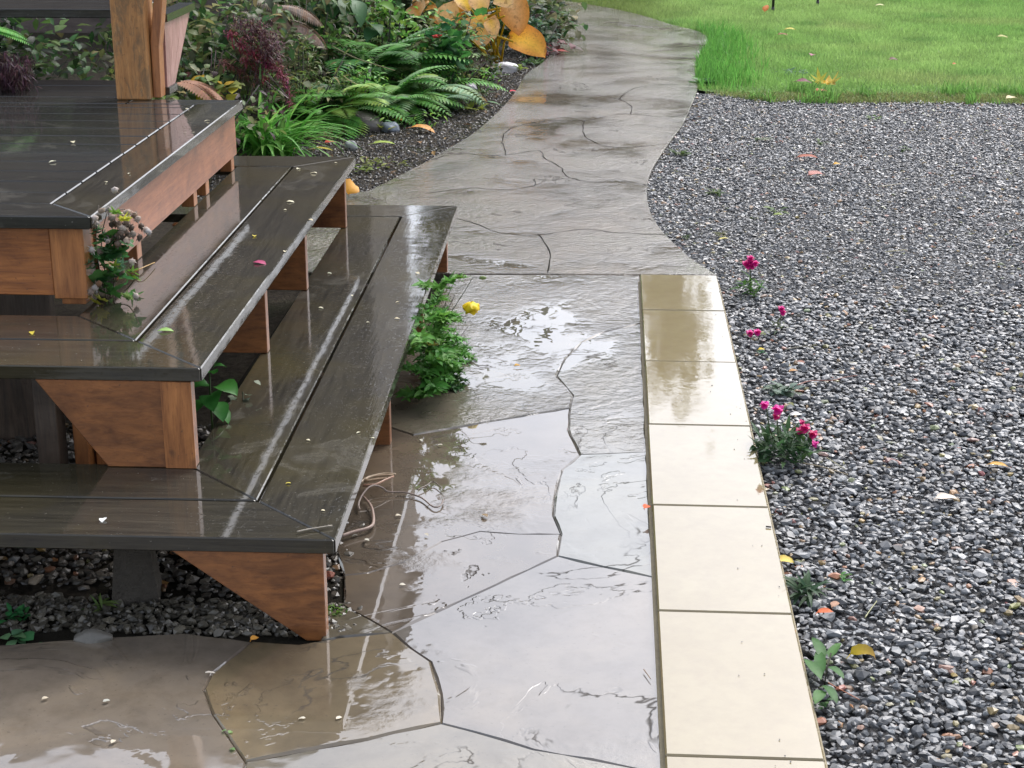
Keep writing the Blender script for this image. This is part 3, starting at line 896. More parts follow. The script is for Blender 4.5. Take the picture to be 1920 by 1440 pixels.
tube(B, [V3(.0, .3, .05), atY(838, 560, pb.y+.4) - pb, atY(848, 535, pb.y+.4) - pb], .0016, .0012, (.07, .11, .04))
B.build('bud', M_LEAF, pop, True)
B = MB()
for q in range(4):
    leaf(B, fc + V3(0, 0, .028), q*pi/2 + .5, -.35, .052, .058, 1.3, 0, -.5, vary((.72, .52, .01), .06), 'ovate', 6, .05)
for q in range(4):
    leaf(B, fc + V3(0, 0, .026), q*pi/2 + 1.2, .2, .045, .055, 1.6, 0, -.3, vary((.80, .60, .015), .06), 'ovate', 6, .05)
B.build('flower', M_PETAL, pop, True)
B = MB()
yc = atY(814, 648, pb.y + .02) - pb
leaf(B, yc, 2.6, .5, .04, .035, .7, 0, .2, (.40, .36, .06), 'ovate', 4, .08)
leaf(B, yc, 1.0, .2, .035, .03, .7, 0, .2, (.45, .38, .08), 'ovate', 4, .08)
tag(B.build('yellow_leaf', M_LEAF, pop, True), 'yellowing leaf')
# spray of the same plant lying out on the flagstone
B = MB()
sb = at(815, 725)
for q in range(9):
    poppy_leaf(B, (random.uniform(0, .03), random.uniform(-.02, .02), .012), random.uniform(-.5, .9), random.uniform(.1, .5), random.uniform(.06, .11), vary((.045, .11, .03)))
o = B.build('poppy_seedling', M_LEAF, None, True); o.location = sb
tag(o, 'low green seedling sprawling over wet flagstone next to the yellow poppy', 'seedling')

# dead stems and roots by the step
def stick(name, pts, r0, r1, col, label, cat='twig', group=None, k=5):
    B = MB(); P = [Vector(p) for p in pts]
    base = P[0].copy()
    tube(B, smooth_line([p - base for p in P], 4), r0, r1, col, k)
    o = B.build(name, M_TWIG, None, True); o.location = base
    return tag(o, label, cat, group)
def gp(lst, z=.006): return [at(x, y, z if not isinstance(z, (list, tuple)) else z[i]) for i, (x, y) in enumerate(lst)]
rt = at(700, 905)
root = plant('dry_stems', rt, 'bundle of pale dry stems sticking out from below the lower step', 'dry stems')
for pts, c in (([(683, 900), (700, 893), (738, 890)], (.30, .20, .11)), ([(683, 902), (712, 898), (725, 897)], (.30, .19, .10)), ([(680, 910), (705, 908), (722, 900), (738, 893)], (.26, .13, .07)), ([(676, 905), (690, 895), (720, 888), (742, 889)], (.33, .24, .15))):
    B = MB(); P = [q - rt for q in gp(pts, .03)]
    tube(B, smooth_line(P, 3), .004, .003, c, 5)
    B.build('stem', M_TWIG, root, True)
stick('root', gp([(640, 1005), (664, 997), (690, 990), (700, 980), (698, 955), (690, 940), (680, 930)], .012), .0055, .003, (.24, .16, .12), 'thick curved pale root arching over the stone by the step corner', 'root')
stick('root', gp([(674, 955), (672, 945), (678, 930), (690, 915), (703, 910), (718, 915), (728, 922), (758, 923), (780, 929), (793, 935), (812, 950), (826, 948), (831, 937)], [.01, .01, .02, .03, .03, .02, .01, .008, .006, .006, .006, .006, .006]), .003, .002, (.19, .14, .11), 'long thin root looping across the puddle', 'root')
stick('twig', gp([(782, 918), (798, 911), (811, 903), (822, 909), (833, 920)], .008), .0018, .0014, (.12, .09, .07), 'short bent twig lying in the puddle')
stick('twig', gp([(557, 997), (580, 992), (623, 985)], .246), .0022, .0016, (.30, .26, .20), 'pale straight twig lying across the mitred corner of the lower step')

# plants between the two flights
vb = atY(395, 800, 3.95)
pt = plant('broadleaf_plant', (vb.x, 3.95, .0), 'glossy green broad leaved plant growing up between the two flights', 'plant')
B = MB()
ctr = atY(392, 745, 3.95)
for px, py, L, az, el in ((392, 760, .12, -1.3, .3), (388, 742, .10, -2.4, .5), (402, 745, .11, -.6, .4), (395, 722, .07, -1.6, .9), (398, 775, .10, -1.0, .0), (384, 770, .09, -2.0, .1), (392, 700, .045, -1.2, .6), (404, 790, .08, -.8, .1), (395, 710, .05, .3, .5)):
    p = atY(px, py, 3.95) - V3(vb.x, 3.95, 0)
    leaf(B, p + V3(0, .03, .02), az, el + .1, L*.74, L*.52, 1.1, random.uniform(-.3, .3), .25, vary((.045, .17, .03)), 'ovate', 6, .05)
B.build('leaves', M_LEAF, pt, True)
B = MB(); tube(B, [V3(0, 0, -.03), V3(.0, .02, .15), atY(394, 745, 3.97) - V3(vb.x, 3.95, 0), atY(393, 702, 3.97) - V3(vb.x, 3.95, 0)], .004, .002, (.05, .09, .03)); B.build('stem', M_LEAF, pt, True)
vb = atY(455, 735, 4.15)
B = MB()
for q in range(12):
    leaf(B, (random.uniform(-.05, .03), random.uniform(-.02, .03), random.uniform(-.06, .03)), random.uniform(-2.6, .2), random.uniform(-.2, .9), random.uniform(.02, .04), .022, .5, 0, .15, vary((.14, .17, .12)), 'ovate', 3)
tube(B, [V3(0, 0, -.3), V3(0, 0, 0)], .002, .002, (.06, .07, .04))
o = B.build('weed', M_LEAF, None, True); o.location = vb
tag(o, 'small grey green weed peeping out in the gap beside the middle flight', 'weed')

# climbing plant with fluffy seed heads at the deck corner
vb = at(205, 560, .497)
vine = plant('climbing_vine', vb, 'bushy vine with fluffy grey seed heads at the deck corner', 'vine')
def vpt(px, py, dy=0.0): return atY(px, py, vb.y + dy) - vb
B = MB()
for pts in ([(205, 570), (195, 500), (190, 450), (200, 400)], [(212, 565), (215, 500), (225, 440), (250, 420)], [(205, 560), (230, 480), (240, 400), (215, 395)], [(200, 560), (180, 470), (185, 385)], [(215, 560), (240, 540), (255, 520)]):
    tube(B, smooth_line([vpt(x, y, random.uniform(-.02, .04)) for x, y in pts], 3), .0022, .0014, (.09, .065, .04))
B.build('stem', M_TWIG, vine, True)
B = MB()
for q in range(70):
    px = random.gauss(215, 22); py = random.uniform(440, 555)
    if px < 168 or px > 262: continue
    fan(B, vpt(px, py, random.uniform(-.05, .04)), random.uniform(-2.8, -.3), random.uniform(-.2, .9), random.uniform(.024, .042), maple_r if q % 2 else lobes(5, .4), random.uniform(-.6, .6), vary(random.choice(((.055, .17, .045), (.085, .22, .07))), .3), 16)
for px, py in ((190, 445), (180, 430), (196, 470), (172, 500), (225, 500)):
    for q in range(3): fan(B, vpt(px + random.uniform(-8, 8), py + random.uniform(-8, 8), -.05), random.uniform(-2.6, -.5), .4, .04, maple_r, random.uniform(-.4, .4), vary((.15, .28, .15)), 16)
B.build('leaves', M_LEAF, vine, True)
B = MB()
for px, py, c in ((252, 520, (.20, .34, .04)), (248, 508, (.16, .30, .06)), (182, 566, (.42, .40, .05)), (190, 560, (.35, .36, .06)), (231, 410, (.45, .45, .06)), (216, 397, (.16, .30, .05)), (214, 497, (.20, .28, .04)), (236, 555, (.2, .3, .1))):
    for q in range(2): fan(B, vpt(px + q*3, py + q*3, -.07), random.uniform(-2.4, -.7), .5, .040, maple_r, random.uniform(-.4, .4), vary(c, .1), 16)
tag(B.build('yellow_leaves', M_LEAF, vine, True), 'lime and yellow leaves')
B = MB()
heads = [(random.gauss(225, 18), random.gauss(425, 22)) for q in range(34)] + [(178, 410), (190, 395), (180, 420), (265, 424), (275, 432), (278, 436), (262, 445), (253, 403), (258, 410), (240, 398), (248, 490), (228, 508), (178, 540), (186, 532), (170, 548), (205, 478), (188, 470), (255, 555), (172, 468)]
for px, py in heads:
    p = vpt(px, py, random.uniform(-.10, -.05) if px < 200 else random.uniform(-.06, .03)); c = random.choice(((.26, .21, .17), (.12, .09, .07), (.45, .37, .32), (.20, .15, .12)))
    B = MB()
    for j in range(14):
        a = random.uniform(0, 6.28); e = random.uniform(-1.2, 1.4)
        leaf(B, p, a, e, random.uniform(.011, .018), .006, .8, 0, .1, vary(c, .25), 'lance', 2)
    blob(B, p, .010, vary(c, .2), .25)
    B.build('seed_head', M_DRY, vine, True)
stick('twig', [at(245, 514, .50), at(265, 503, .515), at(290, 492, .505)], .002, .0015, (.38, .22, .05), 'thin orange sprig lying on the middle tread beside the vine')

# ------------------------------------------------------------------ plants in the gravel beside the kerb
def snap_leaves(B, n, r, h, L, col):
    for q in range(n):
        a = random.uniform(0, 6.28); rr = r*sqrt(random.random())
        leaf(B, (rr*cos(a), rr*sin(a)*.8, random.uniform(0, h)*(1 - .5*rr/r)), random.uniform(0, 6.28), random.uniform(-.1, 1.2), L*random.uniform(.7, 1.2), L*.24, .6, random.uniform(-.3, .3), .2, vary(col, .25), 'lance', 3)
def snap_flower(name, parent, p, s, c=(.62, .012, .22), face=-1.4):
    B = MB()
    for a, e, L, w in ((face, .9, 1, 1), (face+.9, .5, .9, .95), (face-.9, .5, .9, .95), (face, -.4, 1, 1.1), (face+.8, -.1, .85, .9), (face-.8, -.1, .85, .9), (face+2.6, .9, .8, .9), (face-2.3, .8, .8, .9)):
        leaf(B, p, a, e, s*L, s*w, .9, 0, -.25, vary(c, .16), 'ovate', 4, .12)
    leaf(B, p - V3(0, 0, s*.2), face+.4, -1.0, s*.8, s*.5, .4, 0, .3, (.62, .55, .42), 'ovate', 4)
    leaf(B, p - V3(0, 0, s*.2), face-.7, -1.1, s*.8, s*.5, .4, 0, .3, (.66, .52, .48), 'ovate', 4)
    return B.build(name, M_PETAL, parent, True)
b1 = at(1407, 548)
sp = plant('snapdragon', b1, 'single magenta snapdragon head above a small tuft near the kerb end', 'flower')
B = MB(); snap_leaves(B, 46, .05, .07, .055, (.075, .170, .035)); B.build('leaves', M_LEAF, sp, True)
top = atY(1407, 490, b1.y) - b1
B = MB(); tube(B, [V3(0, 0, 0), top*.6, top - V3(0, 0, .012)], .0022, .0016, (.07, .11, .04)); B.build('stem', M_LEAF, sp, True)
for dx, dz in ((0, 0), (-.018, -.004), (.018, -.003), (0, .014), (.008, -.016), (-.009, -.014)): snap_flower('flower', sp, top + V3(dx, random.uniform(-.01, .01), dz), .021)
b2 = at(1462, 618)
sp = plant('snapdragon', b2, 'thin weak magenta snapdragon with few leaves among the stones', 'flower')
B = MB(); snap_leaves(B, 12, .035, .05, .04, (.10, .13, .06)); B.build('leaves', M_LEAF, sp, True)
top = atY(1465, 577, b2.y) - b2
B = MB(); tube(B, [V3(0, 0, 0), top*.6, top - V3(0, 0, .01)], .0016, .0013, (.09, .10, .05)); B.build('stem', M_LEAF, sp, True)
for dx, dz in ((0, 0), (.006, -.014)): snap_flower('flower', sp, top + V3(dx, 0, dz), .018)
b3 = at(1412, 632)
sp = plant('snapdragon', b3, 'low magenta snapdragon bloom lying close to the kerb, hardly any leaves', 'flower')
for dx, dz in ((-.012, .018), (.014, .022)): snap_flower('flower', sp, V3(dx, 0, dz), .020)
B = MB(); tube(B, [V3(-.01, 0, -.01), V3(.0, 0, .01), V3(.03, .0, .0)], .0018, .0014, (.12, .06, .05)); snap_leaves(B, 6, .03, .01, .03, (.09, .12, .05)); B.build('stem', M_LEAF, sp, True)
b4 = at(1470, 858)
sp = plant('snapdragon', b4, 'large bushy snapdragon with several magenta and white blooms by the kerb', 'flower')
B = MB(); snap_leaves(B, 170, .085, .10, .062, (.050, .105, .040)); B.build('leaves', M_LEAF, sp, True)
for px, py, s in ((1434, 757, .019), (1460, 765, .024), (1457, 778, .018), (1503, 790, .013), (1510, 800, .022), (1500, 806, .018), (1525, 812, .020), (1526, 830, .018)):
    p = atY(px, py, b4.y + random.uniform(-.02, .02)) - b4
    c = (.52, .012, .14) if random.random() < .5 else (.62, .012, .26)
    snap_flower('flower', sp, p, s, c, random.uniform(-2.2, -.6))
B = MB()
for px, py in ((1437, 765), (1457, 785), (1505, 812), (1523, 830)):
    p = atY(px, py, b4.y) - b4
    tube(B, [V3(p.x*.3, 0, .02), V3(p.x*.8, 0, p.z*.6), p], .0022, .0016, (.07, .10, .04))
B.build('stem', M_LEAF, sp, True)

def rosette(name, px, py, n, L, w, col, label, el=(.1, .8), prof='lance', spread=.02, cat='weed'):
    B = MB()
    for q in range(n):
        leaf(B, (random.uniform(-spread, spread), random.uniform(-spread, spread), random.uniform(-.008, .01)), q*2.4 + random.uniform(-.3, .3), random.uniform(*el), L*random.uniform(.65, 1.15), w*random.uniform(.8, 1.2), .7, random.uniform(-.3, .3), .2, vary(col, .2), prof, 4, .04)
    o = B.build(name, M_LEAF, None, True); o.location = at(px, py, -.004)
    return tag(o, label, cat)
rosette('weed', 1465, 735, 30, .055, .022, (.135, .185, .135), 'silvery grey green weed in the gravel above the large snapdragon', (.1, .9), 'ovate', .04)
rosette('weed', 1507, 1112, 34, .075, .012, (.055, .10, .05), 'dark narrow leaved rosette growing against the kerb side', (.2, 1.1), 'lance', .015)
B = MB()
wb = at(1545, 1290, -.004)
for px, py, px2, py2 in ((1545, 1240, 1525, 1190), (1540, 1275, 1510, 1230), (1545, 1285, 1568, 1308), (1555, 1235, 1575, 1200), (1552, 1250, 1580, 1262), (1540, 1270, 1535, 1215), (1542, 1295, 1530, 1310)):
    p0 = at(px, py, .02) - wb; p1 = at(px2, py2, .03) - wb
    d = p1 - p0
    leaf(B, p0, atan2(d.y, d.x), .35, d.length*1.1, .026, .6, random.uniform(-.3, .3), .2, vary((.085, .19, .06), .2), 'ovate', 5, .05)
tube(B, [V3(0, 0, -.01), at(1550, 1255, .03) - wb, at(1558, 1225, .04) - wb], .0025, .0018, (.06, .06, .04))
o = B.build('weed', M_LEAF, None, True); o.location = wb
tag(o, 'green weed with long toothed leaves leaning on the lower kerb edge', 'weed')
for px, py, n, L, c, lb in ((1340, 362, 16, .05, (.09, .13, .05), 'tuft of green seedlings in the gravel near the path bend'),
                            (1455, 396, 9, .05, (.11, .17, .05), 'lone pale green sprig on the open gravel behind the flowers'),
                            (1275, 290, 14, .06, (.07, .11, .04), 'mossy weed tuft on the path edge below the lawn'),
                            (1350, 440, 12, .035, (.10, .11, .04), 'yellowish weed between the path corner and the magenta flower'),
                            (1286, 447, 10, .035, (.07, .10, .05), 'dark sprig pressed against the slanting path corner'),
                            (1640, 222, 10, .05, (.10, .17, .04), 'green sprig on the gravel nearest the lawn edge, right side'),
                            (1540, 268, 8, .05, (.09, .14, .05), 'faint green sprig on the gravel below the yellow maple leaf'),
                            (1425, 262, 9, .06, (.14, .17, .10), 'pale flat weed on the far gravel by the path'),
                            (1695, 280, 8, .05, (.08, .13, .05), 'small dark green sprig lying on the far open gravel'),
                            (1428, 660, 7, .022, (.05, .16, .06), 'tiny bright seedling between kerb and low magenta bloom'),
                            (1585, 1085, 7, .024, (.08, .20, .05), 'tiny seedling right of the dark rosette'),
                            (1538, 1318, 8, .028, (.07, .16, .05), 'tiny seedling below the toothed weed')):
    rosette('weed', px, py, n, L, L*.4, c, lb, (.1, .9), 'ovate', L*.5)

# weeds in front of and below the steps
rosette('weed', 190, 1140, 16, .055, .007, (.14, .20, .06), 'spiky pale green tuft under the front step', (.3, 1.2), 'lance', .008)
rosette('weed', 33, 1160, 22, .028, .014, (.04, .16, .05), 'upright small leaved green weed under the front step at the left', (.4, 1.3), 'ovate', .02)
rosette('weed', 30, 1200, 6, .04, .030, (.12, .24, .12), 'pale round leaved weed on the edge of the left flagstone', (.1, .5), 'ovate', .02)
rosette('weed', 68, 1203, 3, .05, .035, (.05, .16, .06), 'flat green leaf beside the pale weed on the left flagstone', (.05, .3), 'ovate', .01)
rosette('moss_tuft', 628, 1150, 60, .018, .005, (.10, .19, .03), 'cushion of green moss beside the corner stringer foot', (.4, 1.4), 'lance', .025, 'moss')
rosette('weed', 428, 1378, 5, .016, .010, (.16, .26, .10), 'tiny clover in the joint of the left flagstones, upper', (.1, .6), 'ovate', .006)
rosette('weed', 447, 1408, 5, .015, .010, (.15, .24, .08), 'tiny clover in the same joint, lower', (.1, .6), 'ovate', .006)

# ------------------------------------------------------------------ the flower bed
# strappy clump behind the middle tread
cb = at(500, 292)
cl = plant('strappy_grass_clump', cb, 'bright green strappy leaved clump behind the middle tread', 'plant')
B = MB()
for q in range(150):
    a = random.uniform(0, 6.28)
    leaf(B, (random.gauss(0, .06), random.gauss(0, .06), 0), a, random.uniform(.75, 1.45), random.uniform(.36, .60), random.uniform(.018, .027), random.uniform(.8, 2.0), 0, .25, vary(random.choice(((.09, .27, .04), (.13, .36, .06), (.20, .42, .10)))), 'strap', 8)
for a in (1.35, 1.6): leaf(B, (-.03, 0, .1), a, 1.45, .45, .02, .3, 0, .2, (.16, .30, .10), 'strap', 7)
leaf(B, (-.09, -.1, .02), -2.4, .6, .16, .016, 1.0, 0, .2, (.45, .42, .05), 'strap', 6)
B.build('leaves', M_LEAF, cl, True)

def bush(name, loc, rx, ry, h, n, L, cols, label, cat='shrub', prof='ovate', asp=.55, stem=(.05, .04, .03), els=(-.5, .9)):
    t = plant(name, loc, label, cat)
    B = MB()
    cl = [(random.gauss(0, .45), random.gauss(0, .45), random.uniform(.1, 1)) for q in range(14)]
    for q in range(n):
        cx, cy, cz = random.choice(cl)
        x = cx*rx + random.gauss(0, rx*.2); y = cy*ry + random.gauss(0, ry*.2)
        z = h*min(1, max(.02, cz*(1 - .35*min(1, (x/rx)**2 + (y/ry)**2)) + random.gauss(0, .1)))
        leaf(B, (x, y, z), random.uniform(0, 6.28), random.uniform(*els), L*random.uniform(.6, 1.3), L*asp*random.uniform(.7, 1.2), .7, random.uniform(-.6, .6), .15, vary(random.choice(cols), .3), prof, 3, .04)
    B.build('leaves', M_LEAF, t, True)
    B = MB()
    for cx, cy, cz in cl: tube(B, [V3(cx*rx*.15, cy*ry*.15, -.03), V3(cx*rx*.7, cy*ry*.7, h*cz*.6), V3(cx*rx, cy*ry, h*cz)], .006, .003, stem, 4)
    B.build('stem', M_TWIG, t, True)
    return t
DG = [(.042, .095, .028), (.062, .13, .038), (.090, .14, .048), (.070, .075, .042)]
OL = [(.12, .17, .050), (.18, .20, .080), (.10, .125, .055), (.24, .22, .12)]
MR = [(.045, .022, .024), (.070, .035, .035), (.055, .050, .030)]
# dark shrubs at the back
bush('dark_shrub', (-2.42, 9.3, 0), .42, .35, .98, 900, .075, DG + OL + [(.10, .11, .06)], 'olive flecked shrub just right of the bench end', els=(-.8, .7))
bush('dark_shrub', (-1.95, 11.6, 0), .45, .4, .80, 800, .10, [(.03, .08, .025), (.05, .11, .03)] + OL[:2], 'mid green shrub behind the tall fern', els=(-.8, .7))
bush('dark_shrub', (-.80, 14.6, 0), .40, .5, .50, 500, .10, DG + OL, 'dark shrub at the bend of the path, behind the red leaved plant')
bush('low_perennial', (-.66, 13.9, 0), .16, .45, .30, 320, .06, [(.04, .09, .045), (.05, .035, .03), (.06, .10, .04)], 'dark leafy edging between hosta and path bend', 'plant')
bush('dark_shrub', (-2.75, 10.3, 0), .55, .5, .95, 900, .09, DG + OL[:2], 'dark olive shrub behind the bench end', els=(-.8, .7))
bush('dark_shrub', (-2.05, 10.9, 0), .50, .5, .95, 900, .09, DG + OL, 'dull green shrub left of the brown fern plumes', els=(-.8, .7))
bush('dark_shrub', (-1.62, 12.3, 0), .50, .5, .85, 800, .12, DG, 'very dark green shrub at the back behind the ferns')
bush('dark_shrub', (-1.15, 13.6, 0), .50, .5, .62, 700, .11, DG + [(.05, .10, .03)], 'dark green shrub behind the orange leaved plant')
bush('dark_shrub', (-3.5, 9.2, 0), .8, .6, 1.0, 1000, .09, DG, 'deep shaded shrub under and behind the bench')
bush('dark_shrub', (-3.2, 7.7, 0), 1.0, .35, .95, 2200, .07, [(.010, .022, .008), (.018, .032, .012)], 'foliage filling the space below the bench, leaf colour blackened to stand for shade')  # shade below the bench is put into these leaf colours
bush('dark_shrub', (-2.25, 8.25, 0), .28, .4, .62, 700, .055, MR + OL, 'low brownish purple shrub right of the bench end')
bush('low_perennial', (-2.28, 8.2, 0), .26, .30, .42, 420, .075, OL + [(.14, .21, .04), (.10, .16, .04)], 'scruffy olive perennial behind the deck edge', 'plant')
bush('low_perennial', (-1.86, 9.75, 0), .28, .30, .55, 720, .065, OL + [(.11, .17, .045), (.08, .14, .04)], 'thin stemmed olive green perennial behind the strappy clump', 'plant', 'lance', .3)
bush('low_perennial', (-2.15, 9.3, 0), .35, .35, .72, 620, .08, DG + OL, 'tangled dull green perennial between purple shrub and maroon plumes', 'plant')
BG = [(.13, .31, .055), (.18, .38, .07), (.25, .42, .08), (.08, .20, .05)]
bush('low_perennial', (-1.52, 10.05, 0), .30, .22, .36, 620, .045, BG, 'fine leaved bright green filler among the front ferns', 'plant', 'lance', .35)
bush('low_perennial', (-1.15, 10.85, 0), .22, .25, .34, 520, .045, BG, 'fine leaved green filler between ferns and geranium', 'plant', 'lance', .35)
bush('low_perennial', (-1.55, 11.2, 0), .35, .25, .62, 700, .06, BG + OL[:1], 'bright leafy growth at the back of the ferns', 'plant')
bush('low_perennial', (-1.15, 11.5, 0), .30, .25, .50, 560, .06, BG[:2] + OL, 'mixed green and tan growth left of the orange hosta', 'plant')
# yellow-green leaves above the deck's far edge
t = plant('yellow_leaved_plant', (-1.95, 7.35, .15), 'low plant with yellow and lime leaves over the far deck edge', 'plant')
B = MB()
for px, py, c, L in ((395, 175, (.50, .46, .03), .10), (372, 160, (.16, .26, .12), .11), (425, 172, (.30, .32, .10), .13), (440, 178, (.42, .40, .06), .09), (383, 150, (.42, .28, .04), .08), (360, 155, (.35, .38, .05), .07), (410, 180, (.20, .28, .06), .10), (420, 160, (.40, .26, .05), .07), (385, 180, (.18, .26, .05), .09), (405, 150, (.14, .2, .05), .09), (435, 160, (.12, .16, .05), .09), (352, 172, (.08, .16, .05), .09)):
    for q in range(2):
        p = atY(px + random.uniform(-6, 6), py + random.uniform(-5, 5), 7.3) - V3(-1.95, 7.35, .15)
        leaf(B, p, random.uniform(-3, .2), random.uniform(.1, 1.0), L, L*.65, .8, random.uniform(-.5, .5), .2, vary(c, .15), 'ovate', 5, .05)
B.build('leaves', M_LEAF, t, True)
B = MB()
for q in range(9): tube(B, [V3(random.uniform(-.1, .1), 0, -.17), V3(random.uniform(-.25, .25), 0, .35)], .003, .002, (.10, .12, .05))
B.build('stem', M_LEAF, t, True)
# rusty frond
t = plant('rusty_fern', (-2.02, 7.2, .2), 'rust coloured withered frond drooping past the bench end', 'fern')
B = MB()
p0 = atY(328, 158, 7.2) - V3(-2.02, 7.2, .2)
for az, L, b in ((-.15, .30, 1.5), (-.5, .28, 1.4), (.1, .26, 1.7)): frond(B, p0, az, .35, L, b, .075, (.26, .12, .075), 20, (.2, .1, .06), .35, .1, (.34, .19, .12))
B.build('frond', M_DRY, t, True)
# maroon plumes
t = plant('maroon_plume_plant', (-1.95, 9.0, 0), 'plant with drooping dark maroon feathery plumes left of the green ferns', 'plant')
for pts, wd, cnt, c in (([(432, 62), (452, 85), (478, 100), (500, 118)], 14, 60, (.20, .030, .055)), ([(455, 72), (480, 90), (505, 110), (520, 130)], 22, 100, (.13, .030, .045)), ([(500, 118), (525, 135), (538, 160), (545, 200)], 9, 60, (.20, .035, .075)), ([(458, 110), (478, 125), (498, 148)], 10, 40, (.19, .035, .055)), ([(445, 45), (480, 50), (510, 70), (520, 105)], 26, 120, (.090, .035, .045)), ([(415, 115), (440, 125), (465, 145)], 9, 36, (.16, .06, .055)), ([(470, 55), (500, 80), (512, 100)], 30, 110, (.075, .032, .040)), ([(480, 150), (500, 165), (490, 190)], 16, 50, (.07, .035, .04))):
    B = MB()
    base = V3(-1.95, 9.0, 0)
    P = smooth_line([atY(x, y, 9.0 + random.uniform(-.2, .1)) - base for x, y in pts], 6)
    tube(B, P, .0025, .0012, (.10, .04, .04), 4)
    for q in range(cnt*2):
        i = random.randrange(len(P)); s = wd*.003
        p = P[i] + V3(random.gauss(0, s*.35), random.gauss(0, s*.5), random.gauss(0, s*.35))
        for j in range(3): leaf(B, p, random.uniform(0, 6.28), random.uniform(-.6, 1), random.uniform(.02, .045), .009, .7, 0, .1, vary(c, .35), 'lance', 2)
    B.build('plume', M_DRY, t, False)
B = MB()
for q in range(12): tube(B, [V3(random.uniform(-.1, .1), 0, -.02), V3(random.uniform(-.3, .2), random.uniform(-.1, .1), .3), V3(random.uniform(-.35, .1), 0, .55)], .004, .002, (.07, .03, .03), 4)
B.build('stem', M_TWIG, t, True)
# brown fern plumes
t = plant('withered_fern', (-1.9, 10.2, .0), 'pinkish brown withered fern fronds arching over the green ferns', 'fern')
base = V3(-1.9, 10.2, 0)
for (x0, y0), az, el, L, pw, c in (((520, 12), -.3, .25, .36, .10, (.22, .155, .115)), ((528, 38), -.45, .15, .40, .115, (.30, .205, .160)), ((470, 5), -.2, .3, .34, .10, (.16, .125, .075)), ((500, 20), -.6, .1, .30, .09, (.17, .12, .075)), ((440, 25), -.2, .3, .34, .10, (.10, .085, .05))):
    B = MB(); frond(B, atY(x0, y0, 10.0) - base, az, el, L, 1.25, pw, c, 26, (.16, .11, .07), .30, .15, None, .9)
    B.build('frond', M_DRY, t, False)
B = MB()
for q in range(6): tube(B, [V3(.0 + q*.02, 0, -.02), V3(-.1 + q*.02, 0, .4), V3(-.2 + q*.05, -.15, .78)], .004, .002, (.12, .085, .05), 4)
B.build('stem', M_TWIG, t, True)
# green ferns
def fern(loc, n, L, col, label, pw=.10, seed=0, azr=(-2.9, .2), elr=(.55, 1.25)):
    random.seed(seed)
    t = plant('green_fern', loc, label, 'fern')
    for q in range(n):
        B = MB()
        frond(B, (random.gauss(0, .05), random.gauss(0, .05), .02), random.uniform(*azr), random.uniform(*elr), L*random.uniform(.75, 1.15), random.uniform(1.2, 1.9), pw*random.uniform(.8, 1.2), vary(random.choice(col), .14), 24)
        B.build('frond', M_LEAF, t, False)
    return t
GF = [(.095, .25, .050), (.13, .33, .065), (.18, .38, .085), (.28, .44, .09)]
fern((-1.66, 9.95, 0), 18, .56, GF, 'bright green fern left of the middle, over bare soil', .12, 1)
fern((-1.42, 10.35, 0), 20, .60, GF[:3] + [(.22, .34, .15)], 'large green fern at the middle of the bed', .13, 2)
fern((-1.24, 10.8, 0), 16, .55, GF + [(.26, .38, .20)], 'pale tipped fern below the red geranium', .12, 3, (-2.8, .6))
fern((-1.60, 10.9, 0), 18, .80, GF[:2] + [(.06, .19, .04)], 'taller fern at the back with darker fronds', .15, 4, (-2.9, .0), (.9, 1.4))
fern((-1.30, 10.15, 0), 10, .36, GF[:2], 'low dark fern spreading to the soil edge', .085, 5, (-2.6, .4))
fern((-1.86, 9.75, 0), 13, .52, GF[:3], 'fern tucked between maroon plumes and bright fern', .11, 6)
fern((-1.15, 10.5, 0), 9, .30, [(.06, .16, .06), (.08, .18, .07)], 'small blue green fern nearest the path', .075, 8, (-2.4, .8))
fern((-1.32, 11.3, 0), 14, .70, [(.06, .17, .04), (.10, .22, .05), (.24, .36, .16)], 'leafy pale fern between the tall fern and the geranium', .13, 9, (-2.9, .2), (.9, 1.35))
fern((-1.95, 10.1, 0), 12, .62, [(.05, .13, .035), (.08, .15, .045)], 'dull green fern behind the maroon plumes', .12, 10, (-2.9, -.2), (.8, 1.3))
random.seed(31)
# big leaves at top
t = plant('broadleaf_plant', (-1.62, 11.4, 0), 'plant with large pale edged green leaves hanging at the top of the bed', 'plant')
B = MB()
base = V3(-1.62, 11.4, 0)
for px, py, az, el, L, c in ((648, 2, -1.4, .0, .24, (.07, .15, .055)), (665, 0, -1.2, -.2, .24, (.09, .18, .075)), (636, 5, -1.9, -.1, .22, (.05, .12, .045)), (620, 0, -1.7, .1, .22, (.035, .09, .035)), (690, 45, -1.0, .3, .22, (.05, .14, .05)), (705, 55, -1.8, .2, .2, (.05, .13, .05)), (725, 80, -.8, .2, .16, (.06, .16, .05)), (708, 8, -.6, .3, .16, (.12, .24, .04)), (600, 10, -1.9, .2, .22, (.025, .07, .03)), (590, 30, -1.5, .1, .22, (.02, .06, .028)), (740, 30, -1.3, .4, .13, (.10, .18, .05)), (575, 5, -1.6, -.3, .22, (.10, .14, .03)), (585, 20, -1.5, -.6, .14, (.36, .30, .04))):
    leaf(B, atY(px, py, 11.0) - base, az, el, L, L*.5, 1.0, random.uniform(-.3, .3), .25, vary(c, .12), 'ovate', 6, .05)
B.build('leaves', M_LEAF, t, True)
B = MB()
for q in range(7): tube(B, [V3(random.uniform(-.1, .1), 0, -.02), V3(random.uniform(-.25, .25), -.2, .75)], .005, .003, (.06, .08, .035), 4)
B.build('stem', M_LEAF, t, True)
stick('dead_stalk', [atY(622, 86, 10.0), atY(670, 110, 9.95), atY(740, 132, 9.9)], .004, .003, (.24, .21, .09), 'long tan bare stalk lying over the green ferns', 'stalk')
